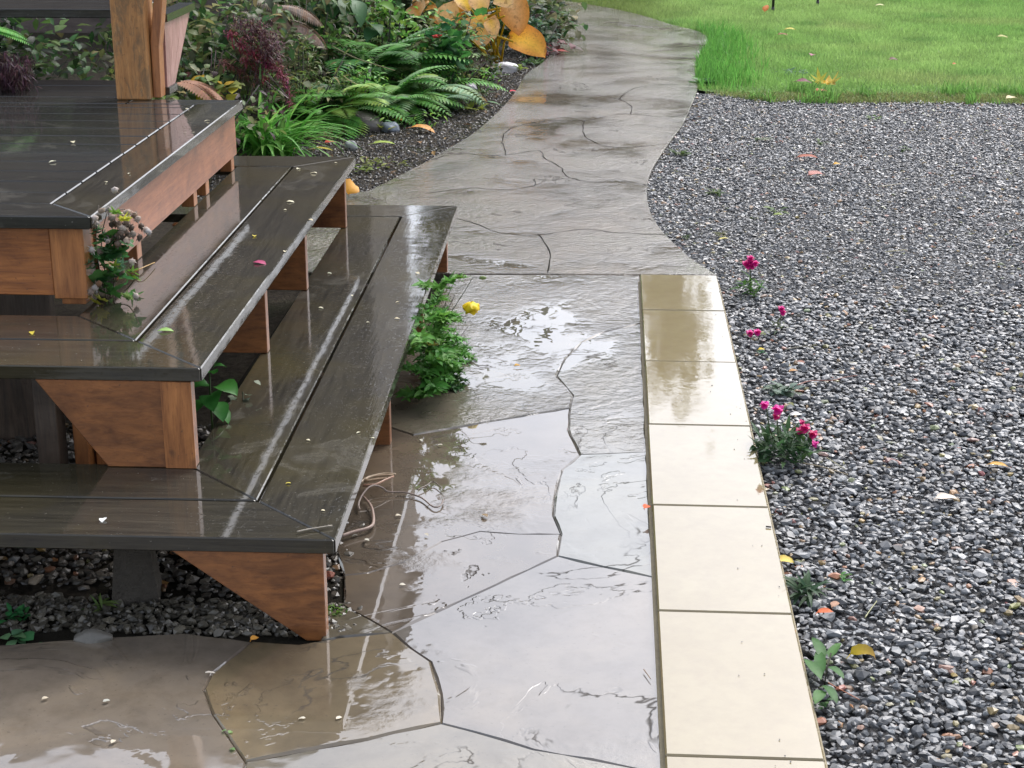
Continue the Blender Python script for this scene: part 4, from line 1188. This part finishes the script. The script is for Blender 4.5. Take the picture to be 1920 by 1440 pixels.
stick('dead_stalk', [atY(643, 142, 9.75), atY(662, 155, 9.75), atY(690, 165, 9.75)], .004, .003, (.34, .30, .10), 'short yellow stalk on the front fern', 'stalk')
# geranium with a red flower
gbase = V3(-1.02, 11.0, 0)
t = plant('geranium', gbase, 'bright green lobed geranium with one red flower beside the orange leaves', 'geranium')
B = MB()
for q in range(120):
    px, py = random.gauss(838, 20), random.gauss(100, 26)
    fan(B, atY(px, py, 11.0 + random.uniform(-.15, .12)) - gbase, random.uniform(-2.8, -.3), random.uniform(.1, 1.0), random.uniform(.030, .052), lobes(7, .28), random.uniform(-.5, .5), vary(random.choice(((.055, .19, .045), (.085, .25, .06), (.04, .13, .05), (.09, .17, .09))), .2), 20, .25, .06)
B.build('leaves', M_LEAF, t, True)
B = MB()
fp = atY(820, 69, 10.85) - gbase
for q in range(9): leaf(B, fp + V3(random.uniform(-.015, .015), 0, random.uniform(-.008, .008)), random.uniform(0, 6.28), random.uniform(.1, .8), .028, .028, .7, 0, -.2, vary((.62, .015, .018), .1), 'ovate', 4)
B.build('flower', M_PETAL, t, True)
B = MB()
for q in range(10): tube(B, [V3(random.uniform(-.05, .05), 0, -.02), V3(random.uniform(-.12, .12), random.uniform(-.1, .05), .3)], .004, .003, (.08, .11, .04), 4)
tube(B, [V3(0, 0, 0), fp], .003, .002, (.08, .12, .04), 4)
B.build('stem', M_LEAF, t, True)
# hosta gone orange
hb = V3(-.86, 12.6, 0)
t = plant('hosta', hb, 'large hosta with big yellow orange autumn leaves beside the path', 'hosta')
OR, YL, PK = (.78, .38, .07), (.82, .52, .05), (.80, .48, .22)
hl = [ # px of leaf base, px of leaf tip, width, colour, tip colour
    (897, 28, 905, 84, .22, YL, PK), (955, 0, 975, 62, .20, PK, (.62, .27, .08)), (955, 66, 1022, 100, .22, YL, OR), (832, 8, 846, 58, .16, PK, OR),
    (856, 10, 850, 50, .13, YL, OR), (866, -6, 880, 18, .16, YL, YL), (895, -8, 905, 24, .14, PK, YL), (800, 14, 826, 44, .12, OR, (.36, .17, .05)),
    (775, 8, 786, 30, .14, (.50, .17, .04), OR), (918, 36, 928, 70, .10, YL, PK), (800, -2, 775, 14, .10, (.42, .16, .05), OR), (930, -10, 960, 10, .14, YL, PK)]
B2 = MB()
for px, py, qx, qy, w, c, tc in hl:
    yy = 12.1 + random.uniform(-.15, .15)
    p0, p1 = atY(px, py, yy) - hb, atY(qx, qy, yy - .10) - hb
    d = p1 - p0
    B = MB()
    L = d.length*1.08
    az = atan2(d.y, d.x); el = math.asin(d.z/d.length)
    leaf(B, p0, az, el + .35, L, w*1.15, .8, .85*cos(az) + random.uniform(-.25, .25), .16, vary(c, .08), 'hosta', 10, .07, tc, 1.12, vary(random.choice(((.74, .40, .14), (.70, .28, .05), (.78, .48, .24))), .1))
    B.build('leaf', M_DRY, t, True)
    tube(B2, [V3(random.uniform(-.06, .06), 0, -.02), (p0*.5 + V3(0, 0, .06)), p0], .008, .006, (.50, .36, .03), 6)
for a in ((908, 22, 938, 15), (915, 32, 938, 20), (925, 38, 946, 30), (932, 68, 962, 78)):
    tube(B2, [atY(a[0], a[1], 12.15) - hb, atY(a[2], a[3], 12.1) - hb], .010, .008, (.60, .42, .04), 6)
B2.build('stalks', M_LEAF, t, True)
bush('low_perennial', (-.62, 13.0, 0), .16, .28, .30, 260, .05, [(.04, .10, .05), (.06, .13, .07), (.03, .06, .03)], 'low dark green plant right of the orange hosta', 'plant')
bush('low_perennial', (-.98, 12.0, 0), .22, .22, .20, 300, .05, DG + OL + MR[:2], 'dark undergrowth beneath the orange hosta', 'plant')
bush('low_perennial', (-1.12, 10.9, 0), .18, .35, .18, 380, .05, OL + DG, 'thin brownish undergrowth below the geranium', 'plant', 'lance', .25)
t = plant('bergenia', (-.50, 13.3, 0), 'small dark red leaved plant at the path edge behind the hosta', 'plant')
B = MB()
for q in range(34): leaf(B, (random.gauss(0, .07), random.gauss(0, .16), random.uniform(.0, .1)), random.uniform(0, 6.28), random.uniform(.0, .8), .09, .06, .7, random.uniform(-.4, .4), .2, vary(random.choice(((.13, .025, .03), (.08, .03, .025), (.05, .03, .025), (.20, .04, .05))), .2), 'ovate', 4, .04)
B.build('leaves', M_LEAF, t, True)
rosette('weed', 968, 130, 14, .07, .03, (.24, .32, .07), 'lime green sprout beside the white rock', (.3, 1.1), 'ovate', .04)
rosette('weed', 1000, 118, 26, .06, .025, (.09, .17, .05), 'green edging weeds under the orange hosta leaf tip', (.3, 1.2), 'ovate', .07)
rosette('weed', 888, 205, 18, .07, .028, (.24, .28, .05), 'yellow green sprouts near the path edge', (.2, 1.0), 'ovate', .06)
rosette('weed', 902, 175, 18, .07, .02, (.08, .15, .05), 'fine green weed beside the curled orange leaves', (.3, 1.2), 'lance', .04)
rosette('weed', 722, 305, 26, .05, .02, (.15, .18, .035), 'mossy yellow green patch on the soil by the path', (.1, .8), 'ovate', .12)
rosette('weed', 685, 318, 20, .05, .02, (.14, .19, .04), 'mossy green patch behind the middle tread end', (.1, .8), 'ovate', .07)
rosette('weed', 720, 243, 10, .06, .02, (.28, .30, .06), 'yellowed sprig between the two grey rocks', (.2, 1.0), 'lance', .03)
rosette('weed', 607, 258, 60, .15, .007, (.15, .13, .06), 'tuft of withered tan stems on the bare soil', (.1, .9), 'lance', .12)
rosette('weed', 860, 190, 90, .22, .006, (.075, .070, .030), 'mat of thin brown stems below the geranium', (.3, 1.3), 'lance', .20)

B = MB()
for q in range(260):
    p = Vector((random.uniform(-2.1, -.75), random.uniform(8.2, 13.2), 0))
    if not in_poly(np.array([p.x]), np.array([p.y]), [(-3, 6.4), (-1.5, 6.4)] + [(w_.x - .02, w_.y) for w_ in PLs[::-1]] + [(-3, 16)])[0]: continue
    L = random.uniform(.02, .07)
    leaf(B, (p.x, p.y, random.uniform(-.008, .004)), random.uniform(0, 6.28), random.uniform(-.1, .5), L, L*random.uniform(.25, .6), .6, random.uniform(-.5, .5), .2, vary(random.choice(((.14, .09, .05), (.20, .13, .07), (.09, .06, .04), (.24, .15, .06))), .3), 'ovate', 2)
o = B.build('leaf_litter', M_DRY)
tag(o, 'brown leaf scraps strewn over the bed soil', None, None, 'stuff')
# rocks
def rock(px, py, r, sq, col, label, z=0.0):
    B = MB(); ph = [random.uniform(0, 6) for q in range(6)]
    vs = []
    for v in ICO3_V:
        k = 1 + .13*sin(3*v.x + ph[0])*cos(2.5*v.y + ph[1]) + .09*sin(5*v.z + ph[2] + 3*v.x) + .05*sin(9*v.y + ph[3]) + .03*sin(15*v.x + ph[4])
        vs.append(Vector((v.x*sq[0], v.y*sq[1], v.z*sq[2]))*r*k)
    B.add(vs, ICO3_F, col)
    o = B.build('rock', M_ROCK, None, True); o.location = at(px, py, z); o.rotation_euler = (0, 0, random.uniform(-.3, .3))
    return tag(o, label, 'rock')
rock(944, 130, .085, (1.2, .8, .6), (.60, .60, .62), 'white rounded rock below the orange hosta leaves')
rock(917, 140, .05, (1.2, .8, .45), (.50, .50, .50), 'small pale stone leaning on the white rock')
rock(680, 236, .115, (1.1, .9, .8), (.17, .145, .135), 'largest brownish grey rock half hidden below the ferns')
rock(733, 240, .052, (1, .9, .8), (.24, .27, .31), 'blue grey stone right of the largest rock')
rock(658, 274, .034, (1.1, .6, 1.0), (.44, .44, .42), 'small pale angular stone on the soil behind the middle tread')
rock(878, 168, .055, (1, .8, .9), (.22, .21, .23), 'grey stone behind the curled orange leaves')
rock(175, 1197, .030, (1.4, .8, .6), (.12, .11, .09), 'small dark stone at the back edge of the left flagstone')

# ------------------------------------------------------------------ foliage at the left on the deck
fb = V3(-2.62, 6.25, DZ)
t = plant('purple_shrub', fb, 'feathery dark purple shrub at the left edge of the deck', 'shrub')
B = MB()
for q in range(420):
    px, py = random.gauss(12, 26), random.gauss(132, 20)
    if px > 66 or py < 95 or py > 166: continue
    p = atY(px, py, 6.25 + random.uniform(-.1, .1)) - fb
    for j in range(4): leaf(B, p, random.uniform(0, 6.28), random.uniform(-.9, .5), random.uniform(.03, .055), .0055, .9, 0, .1, vary(random.choice(((.10, .045, .065), (.055, .025, .038), (.15, .085, .10), (.09, .06, .05))), .3), 'lance', 3)
B.build('leaves', M_LEAF, t, False)
B = MB()
for q in range(8): tube(B, [V3(-.1, 0, 0), V3(random.uniform(-.2, .2), 0, .1)], .004, .002, (.06, .03, .03), 4)
B.build('stem', M_TWIG, t, True)
t = plant('green_fern', (-2.75, 6.35, DZ), 'two light green fern tips at the left edge against the dark', 'fern')
for (x, y), az, L in (((-30, 52), -.25, .20), ((-30, 58), -.45, .22)):
    B = MB(); frond(B, atY(x, y, 6.3) - V3(-2.75, 6.35, DZ), az*.4, .15, L, .85, .045, (.15, .40, .08), 26, (.12, .24, .06), .30)
    B.build('frond', M_LEAF, t, False)

# ------------------------------------------------------------------ fallen leaves
def fallen(px, py, L, w, col, label, az=0.0, z=.004, prof='ovate', curl=.5, tip=None, cat='leaf', group=None, roll=.15, el=.25, name='fallen_leaf'):
    B = MB()
    leaf(B, (-L*.5*cos(az), -L*.5*sin(az), .004), az, el, L, w, curl, roll, .25, col, prof, 6, .05, tip, 1.15)
    tube(B, [V3(-L*.5*cos(az), -L*.5*sin(az), .004), V3(-L*.72*cos(az + .3), -L*.72*sin(az + .3), .003)], .0012, .0009, tuple(x*.8 for x in col), 4)
    o = B.build(name, M_DRY, None, True); o.location = at(px, py, z)
    return tag(o, label, cat, group)
fallen(1775, 936, .062, .030, (.72, .60, .50), 'cream white oval leaf lying on the gravel at the right', .15, .004)
fallen(1872, 874, .052, .020, (.62, .34, .08), 'orange pointed leaf on the gravel near the right edge', -.2, .004)
fallen(1625, 1228, .075, .024, (.55, .40, .03), 'curled yellow leaf on the gravel near the kerb', .2, .010, 'lance', 2.2, (.45, .26, .08), el=1.0, roll=.9)
fallen(1473, 1054, .042, .030, (.66, .50, .12), 'pale yellow leaf caught against the kerb edge, upper', -.3)
fallen(1469, 1137, .036, .024, (.52, .38, .05), 'mustard yellow leaf under the dark rosette', .1)
fallen(1548, 1150, .040, .020, (.55, .12, .04), 'bright orange red leaf scrap below the rosette', .2, .006)
fallen(1566, 1136, .034, .018, (.36, .20, .13), 'dull pinkish brown leaf touching the orange scrap', .9, .010)
fallen(1515, 296, .12, .045, (.34, .09, .05), 'long red brown leaf on the far gravel', .1)
fallen(1530, 328, .09, .06, (.42, .17, .14), 'dull pink leaf below the red brown one on the far gravel', .4)
fallen(1570, 309, .045, .03, (.55, .30, .03), 'small orange leaf on the far gravel right of the red ones', .3)
fallen(1460, 404, .05, .025, (.20, .26, .05), 'small green leaf scrap on the middle gravel', .2)
fallen(1358, 449, .055, .012, (.52, .44, .10), 'thin yellow leaf sliver near the path corner', .5, .008, 'lance')
fallen(1428, 657, .022, .016, (.58, .40, .03), 'tiny yellow petal leaf by the kerb at the second tile', .1, .008)
fallen(1488, 697, .032, .016, (.42, .22, .08), 'small tan leaf above the silvery weed', .4, .008)
fallen(1502, 681, .030, .016, (.30, .14, .10), 'small brown curled leaf scrap above the silvery weed', -.4, .010)
fallen(1213, 953, .026, .020, (.60, .10, .03), 'red leaf on the joint between flagstone and kerb', .9, .030)
fallen(970, 687, .020, .014, (.55, .30, .06), 'orange petal floating on the wet flagstone', .1, .004)
fallen(478, 1200, .022, .016, (.70, .32, .06), 'orange petal at the back joint of the left flagstone', .8, .006)
fallen(1052, 98, .15, .05, (.30, .035, .025), 'dark red leaf lying on the far path below the hosta', .05, .025)
fallen(662, 362, .10, .09, (.56, .25, .02), 'curled orange leaf standing by the end of the middle tread', 1.2, .02, 'ovate', 1.6, (.62, .32, .08), el=1.2, roll=.8)
fallen(797, 240, .16, .07, (.58, .24, .04), 'large curled orange leaf on the soil below the ferns', .0, .01, 'ovate', .9, (.60, .30, .10))
fallen(746, 230, .13, .04, (.55, .27, .04), 'narrow orange leaf right of the blue grey stone', -1.0, .02, 'ovate', .6, el=.5)
fallen(868, 180, .12, .07, (.55, .23, .05), 'orange curled leaf on the soil, left of a pair', .2, .03, 'ovate', 1.5, el=.8)
fallen(895, 185, .15, .06, (.58, .30, .12), 'long tan orange leaf on the soil, right of a pair', -.2, .02, 'ovate', .7)
fallen(605, 281, .12, .03, (.56, .46, .08), 'pale yellow leaf on the soil by the strappy clump', -.15, .01)
fallen(620, 268, .07, .045, (.40, .06, .03), 'small dark red leaf on the soil behind the middle tread', .5, .01)
fallen(720, 270, .13, .04, (.28, .36, .06), 'lime green leaf lying on the soil', .15, .01)
fallen(962, 172, .045, .03, (.55, .04, .06), 'tiny crimson petal on the soil beside the path', .3, .01)
fallen(925, 195, .16, .02, (.16, .26, .14), 'green leaf blade at the path edge', -.7, .01, 'lance')
fallen(1437, 22, .10, .06, (.62, .20, .06), 'orange red leaf standing in the grass by the thin stake', 1.1, .04, 'ovate', .7, el=1.0)
fallen(1482, 56, .10, .05, (.50, .42, .06), 'yellow leaf on the lawn behind the maple leaf', .1, .04)
fallen(1468, 66, .09, .05, (.22, .10, .03), 'dark brown leaf on the lawn beside the yellow one', -.1, .04)
fallen(1651, 11, .11, .045, (.50, .48, .22), 'cream leaf far back on the lawn', .2, .04)
fallen(1880, 70, .09, .05, (.48, .44, .16), 'pale yellow leaf on the lawn at the right edge', -.3, .04)
fallen(1523, 104, .08, .05, (.34, .12, .16), 'pink clover like leaf in the grass above the maple leaf', 1.2, .04)
fallen(1675, 113, .07, .06, (.16, .09, .07), 'dull brown leaf in the middle of the lawn', -.2, .04)
fallen(1790, 121, .035, .03, (.55, .14, .05), 'tiny orange leaf far right on the lawn', .2, .04)
fallen(1507, 155, .12, .07, (.20, .075, .09), 'mauve leaf lying against the yellow maple leaf', -.35, .05, 'ovate', .5)
fallen(1540, 172, .10, .06, (.40, .12, .03), 'russet leaf at the lawn edge under the maple leaf', .3, .02)
fallen(1897, 185, .09, .05, (.60, .50, .28), 'pale leaf on the gravel border at the far right', .4, .02)
B = MB()
for a, e, R, c, o_ in ((1.9, .9, .10, (.60, .52, .08), (-.03, 0, .03)), (.7, .7, .10, (.62, .50, .10), (.05, 0, .02)), (1.2, .3, .09, (.58, .34, .02), (.01, -.02, .02)), (2.6, .4, .08, (.48, .50, .10), (-.06, .01, .02))):
    fan(B, o_, a, e, R, maple_r, random.uniform(-.3, .3), c, 28, .2, .05)
o = B.build('maple_leaf', M_DRY, None, True); o.location = at(1545, 160, .03)
tag(o, 'bright yellow crumpled maple leaf at the front of the lawn', 'leaf')
rosette('weed', 1492, 140, 60, .07, .022, (.13, .23, .13), 'blue green feathery weed in the lawn edge left of the maple leaf', (.2, 1.1), 'ovate', .10)
rosette('weed', 1325, 158, 16, .10, .05, (.10, .22, .07), 'broad leaved weed on the path corner below the lawn', (.2, .9), 'ovate', .05)

# cracks in the path: dark open seams
for pts in ([(800, 303), (838, 291), (878, 288), (905, 292), (948, 290), (985, 285), (1013, 283), (1022, 297), (1050, 312), (1058, 325), (1068, 333), (1110, 341), (1165, 340), (1213, 346)],
            [(948, 290), (945, 275), (941, 264), (950, 246), (985, 232), (1035, 226), (1095, 226), (1140, 217), (1182, 213), (1240, 219), (1292, 214)],
            [(1068, 333), (1030, 338), (1003, 335), (1001, 348), (940, 356), (880, 352), (800, 362)], [(1095, 226), (1093, 240), (1098, 256), (1130, 272), (1180, 276), (1255, 268)],
            [(1182, 213), (1184, 200), (1160, 186), (1110, 178), (1060, 182), (985, 176)], [(700, 398), (760, 400), (860, 410), (940, 436), (1010, 440), (1090, 430), (1160, 436), (1250, 440)], [(1010, 440), (1030, 470), (1028, 510)], [(1160, 186), (1190, 165), (1250, 158), (1302, 160)]):
    P = smooth_line([at(x, y, PZ + .0012) for x, y in pts], 4)
    B = MB(); vs = []
    for i, p in enumerate(P):
        d = (P[min(i+1, len(P)-1)] - P[max(i-1, 0)]).normalized(); w_ = .0026*(.35 + abs(sin(i*.9 + pts[0][0])) )
        q = p + V3(random.uniform(-.004, .004), random.uniform(-.008, .008), 0)
        vs += [q + V3(-d.y, d.x, 0)*w_, q - V3(-d.y, d.x, 0)*w_]
    B.add(vs, [(2*i, 2*i+1, 2*i+3, 2*i+2) for i in range(len(P)-1)], (1, 1, 1))
    B.build('crack', M_JOINT, bpy.data.objects['path'])
# petals and litter on the boards
def petal(px, py, z, s, col, label, group=None, prof='ovate', w=.6, name='petal', az=None):
    B = MB(); a = random.uniform(0, 6.28) if az is None else az
    leaf(B, (-s*.5*cos(a), -s*.5*sin(a), .0015), a, .35, s, s*w, .7, .1, .2, col, prof, 4, .05)
    o = B.build(name, M_PETAL, None, True); o.location = at(px, py, z)
    return tag(o, label, 'petal', group)
TB, TM, TD = .241, .496, .746
petal(193, 976, TB, .022, (.85, .82, .78), 'white flake lying on the front of the lower step', None, 'ovate', .8)
petal(540, 907, TB, .014, (.62, .52, .08), 'yellow petal on the lower step beside the board gap')
petal(60, 625, TM, .024, (.66, .52, .06), 'yellow petal on the front of the middle step')
petal(477, 443, TM, .022, (.66, .54, .06), 'yellow petal on the side of the middle step')
petal(312, 621, TM, .045, (.24, .40, .10), 'pale green leaflet near the corner of the middle step', None, 'ovate', .5, 'fallen_leaf', .2)
petal(488, 494, TM, .045, (.42, .05, .14), 'crumpled crimson petal on the middle step', None, 'ovate', .6)
FL = [(588, 325, TM, .03, 'cream fleck at the far end of the middle step, right of the board gap'), (560, 317, TM, .025, 'cream fleck touching the far end of the middle board gap'),
      (545, 379, TM, .028, 'cream fleck in the far third of the middle step, below the far pair'), (535, 394, TM, .012, 'dot of a fleck just below the cream one in the middle step far third'),
      (583, 413, TM, .02, 'pale fleck on the nose of the middle step, nearest the gap behind'), (534, 472, TM, .018, 'pale fleck on the middle step nose right of the crimson petal'),
      (630, 306, TM, .012, 'dot of a fleck by the far right corner of the middle step'), (98, 304, TD, .026, 'largest pale fleck in the middle of the deck boards'),
      (137, 267, TD, .026, 'tan fleck on the deck boards behind the largest fleck'), (199, 342, TD, .014, 'white dot on the deck border board near its front'),
      (242, 326, TD, .012, 'white dot on the deck border board, farther of the front two'), (352, 205, TD, .018, 'cream dot at the far end of the deck border gap'),
      (388, 227, TD, .02, 'cream fleck on the deck border right of the gap end'), (347, 249, TD, .010, 'tiny drop like dot on the deck border, left of a pair'),
      (362, 249, TD, .010, 'tiny drop like dot on the deck border, right of a pair'), (602, 578, TB, .018, 'white fleck on the inner board of the lower step'),
      (618, 513, TB, .016, 'pale fleck on the inner board of the lower step, far half'), (783, 513, TB, .024, 'white fleck on the outer board of the lower step, farthest'),
      (660, 555, TB, .012, 'pale dot left of the lower board gap, far half'), (698, 822, TB, .012, 'pale dot on the outer lower board, nearer half, right one'),
      (672, 812, TB, .014, 'pale dot on the outer lower board, nearer half, middle one'), (578, 826, TB, .012, 'pale dot beside the lower board gap, nearer half'),
      (606, 958, TB, .010, 'pale dot near the mitred corner of the lower step'), (690, 605, TB, .012, 'pale dot on the outer lower board beside the poppy'),
      (745, 567, TB, .014, 'pale dot on the outer lower board left of the yellow bloom'), (745, 598, TB, .018, 'cream fleck on the outer lower board, nearest the poppy leaves')]
for px, py, z, sz, lb in FL: petal(px, py, z, sz, vary((.66, .60, .42), .12), lb, 'pale petal flecks on the steps')
for px, py, lb in ((747, 967, 'pale fleck on the puddle beside the roots'), (688, 1013, 'pale fleck on stone close to the step corner'), (755, 1097, 'white fleck on the stone right of the corner stringer'), (800, 1003, 'fleck on the stone ridge below the puddle'),
                   (200, 1315, 'fleck in the middle of the large left flagstone'), (213, 1391, 'fleck near the front of the large left flagstone'), (636, 1347, 'fleck on the tan flagstone, right one'), (566, 1348, 'fleck on the tan flagstone, left one'),
                   (85, 1310, 'fleck at the left of the large left flagstone'), (665, 1005, 'fleck by the thick curved root'), (790, 826, 'fleck below the long joint near the poppy'), (825, 835, 'fleck below the long joint, right one')):
    petal(px, py, .003, .016, vary((.55, .50, .40), .15), 'tiny pale ' + lb, 'pale petal flecks on the flagstones')
petal(908, 967, .003, .028, (.24, .16, .08), 'brown bract lying on the puddle', None)
petal(395, 1262, .005, .022, (.60, .54, .46), 'pale wood chip on the joint of the left flagstone', None, 'strap', .3, 'wood_chip', .1)

# twigs and straws on the gravel
stick('twig', gp([(1495, 722), (1520, 714), (1562, 713), (1580, 708), (1607, 704)], .012), .0022, .0014, (.26, .10, .07), 'reddish brown twig on the gravel right of the silvery weed')
stick('straw', gp([(1648, 350), (1690, 344)], .012), .003, .002, (.46, .40, .28), 'pale straw lying on the far gravel', 'straw')
stick('straw', gp([(1660, 472), (1700, 468)], .012), .0025, .002, (.40, .36, .20), 'short pale straw on the middle gravel', 'straw')
stick('straw', gp([(1505, 868), (1545, 876), (1590, 890)], .014), .0018, .0012, (.40, .32, .20), 'long tan stalk on the gravel right of the large snapdragon', 'straw')
stick('straw', gp([(1640, 842), (1690, 850), (1725, 862)], .012), .0014, .001, (.30, .26, .18), 'fine dry stalk on the open gravel', 'straw')
stick('straw', gp([(1550, 858), (1585, 880)], .014), .0016, .0012, (.36, .34, .2), 'short dry stalk near the large snapdragon', 'straw')
stick('pine_needle', gp([(1553, 1280), (1580, 1295), (1612, 1312)], .014), .0011, .0008, (.42, .13, .05), 'orange brown pine needle pair beside the toothed weed', 'needle')
stick('straw', gp([(1622, 1158), (1632, 1143), (1644, 1127)], .014), .0016, .0012, (.30, .30, .14), 'greenish stalk on the gravel above the curled yellow leaf', 'straw')
stick('straw', gp([(1345, 628), (1352, 605)], .012), .0016, .0012, (.36, .30, .22), 'short pale stalk in the gap beside the kerb', 'straw')
stick('twig', gp([(1474, 655), (1500, 650), (1522, 649)], .012), .0020, .0014, (.22, .20, .14), 'short grey twig on the gravel behind the silvery weed')
stick('wood_chip', [at(1436, 987, .033), at(1446, 988, .033)], .0022, .0022, (.06, .05, .04), 'tiny dark chip on the cream kerb', 'chip')
stick('twig', gp([(1207, 1255), (1220, 1273)], .006), .0012, .0009, (.20, .12, .06), 'tiny brown needle on the flagstone beside the kerb')

n = 44
X = .43 - np.abs(rng.normal(0, .07, n)); Y = rng.uniform(2.4, 6.25, n)
k = X > .14
X, Y = X[k], Y[k]; g = rng.uniform(.03, .14, len(X)); C = np.stack([g*1.1, g, g*.85], 1)
o = stones_mesh('kerb_grit', X, Y, np.full(len(X), .0315), rng.uniform(.0008, .0020, len(X)), M_GRAVEL, C, .7)
tag(o, 'specks of dark grit washed onto the cream kerb', None, None, 'stuff')
# thin stakes at the back of the lawn
for (x, y), lb in (((1449, 22), 'thin dark metal stake in the lawn, the nearer of two'), ((1533, 10), 'thin dark metal stake in the lawn, the farther of two')):
    p = at(x, y)
    t = empty('metal_stake', p, 0, lb, 'stake', 'stakes in the lawn')
    B = MB(); tube(B, [V3(0, 0, -.05), V3(0, 0, .95)], .013, .013, (1, 1, 1), 8); B.build('rod', M_METAL, t, True)
    B = MB(); tube(B, [V3(0, 0, .0), V3(0, 0, .045)], .019, .015, (1, 1, 1), 8); B.build('foot', M_METAL, t, True)

# ------------------------------------------------------------------ what the wet surfaces mirror: house and trees ahead
M_CLAD = stained_wood('house_cladding', 'x', a=(.075, .055, .045), b=(.11, .085, .07), rough=.7, coat=0, knots=False)
M_ROOF = simple('roof_shingle', .8, (30, .01), 0, (.06, .055, .05))
M_GLASS = simple('window_glass', .08, None, .5, (.02, .025, .03))
M_WHITE = simple('brown_trim', .6, None, 0, (.06, .045, .04))
hx1 = atY(772, 720, 17.4).x
hs_ = empty('house', (hx1, 14.6, 0), 0, 'brown clad house standing beyond the flower bed', 'house')
box('wall', -7.5, 0, 0, 2.8, -.05, 6.4, M_CLAD, hs_, 0)
b = MB(); b.add([(-7.9, -.4, 6.35), (.12, -.4, 6.35), (.12, 3.1, 6.35), (-7.9, 3.1, 6.35), (-6, 1.4, 8.3), (-1.4, 1.4, 8.3)], [(3, 2, 1, 0), (0, 1, 5, 4), (1, 2, 5), (2, 3, 4, 5), (3, 0, 4)])
b.build('roof', M_ROOF, hs_)
for wx, wz in ((-2.2, 3.9), (-5.0, 3.9), (-5.0, 1.2), (-2.2, 1.2)):
    w = box('window', wx, wx + 1.1, -.05, .03, wz, wz + 1.2, M_WHITE, hs_, .005)
    box('pane', wx + .07, wx + 1.03, -.056, -.045, wz + .07, wz + 1.13, M_GLASS, w, 0)

def tree(x, y, h, r, n, label, cols, low=.22, leaf_s=.28):
    t = empty('broadleaf_tree', (x, y, 0), 0, label, 'tree', 'trees beyond the lawn')
    B = MB()
    tube(B, [V3(0, 0, -.1), V3(.05, 0, h*.3), V3(-.05, .1, h*.7)], .22, .08, (.06, .05, .04), 8)
    cl = []
    for q in range(26):
        a = random.uniform(0, 6.28); u = random.uniform(low, .97)
        rr = r*sin(pi*min(1, .15 + u*.82))*random.uniform(.35, 1)
        c = V3(rr*cos(a), rr*sin(a), h*u); cl.append(c)
        tube(B, [V3(0, 0, h*u*.6), c*.6 + V3(0, 0, h*u*.3), c], .05, .015, (.06, .05, .04), 4)
    B.build('trunk', M_TWIG, t, True)
    B = MB()
    for q in range(n):
        c = random.choice(cl)
        p = c + V3(random.gauss(0, r*.2), random.gauss(0, r*.2), random.gauss(0, h*.055))
        leaf(B, p, random.uniform(0, 6.28), random.uniform(-.9, .6), leaf_s*random.uniform(.6, 1.3), leaf_s*.6, .5, random.uniform(-.8, .8), .1, vary(random.choice(cols), .25), 'ovate', 2)
    B.build('crown', M_LEAF, t)
TC = [(.05, .08, .025), (.07, .10, .03), (.09, .085, .03)]
def tree_at(px, Yd, top_px, r, n, label, cols=TC):
    """px: column in the photo; top_px: row where its top is mirrored in the ground"""
    x = atY(px, 720, Yd).x
    g = at(px, top_px)
    h = H*(Yd/g.y) - 0.0
    h = Yd*H/g.y - H if False else Yd*(H/g.y)
    tree(x, Yd, h - H if h - H > 2 else 2, r, n, label, cols)
tree_at(1262, 27, 735, .95, 1300, 'slender tree straight ahead beyond the lawn')
tree_at(1130, 30, 600, 1.8, 2600, 'wide tree ahead left of the slender one')
tree_at(838, 28, 735, .9, 1700, 'slim tree beside the house', [(.06, .09, .03), (.10, .11, .03)])
tree_at(985, 30, 640, 1.6, 2600, 'olive tree ahead of the path end')
tree_at(1420, 33, 470, 2.2, 2200, 'low spreading tree to the right beyond the lawn')
tree_at(1650, 36, 440, 2.6, 2200, 'rounded tree far to the right beyond the lawn')
tree_at(1900, 38, 480, 2.6, 2200, 'far right tree at the back of the lawn')
B = MB()
for q in range(9000):
    x = random.uniform(-3, 19)
    h = (5.6 + 1.2*sin(x*1.3) + .8*sin(x*3.1 + 1) + .5*sin(x*6.7))*(1 - .5*math.exp(-((x - 2.15)/.75)**2))
    leaf(B, (x, 34 + random.uniform(-.7, .7), h*random.random()**.8), random.uniform(0, 6.28), random.uniform(-.9, .7), .42, .28, .4, random.uniform(-.8, .8), .1, vary(random.choice(((.055, .075, .025), (.09, .075, .035), (.10, .065, .035))), .3), 'ovate', 2)
o = B.build('hedge', M_LEAF, None)
tag(o, 'tall uneven autumn hedge at the far end of the lawn', 'hedge')
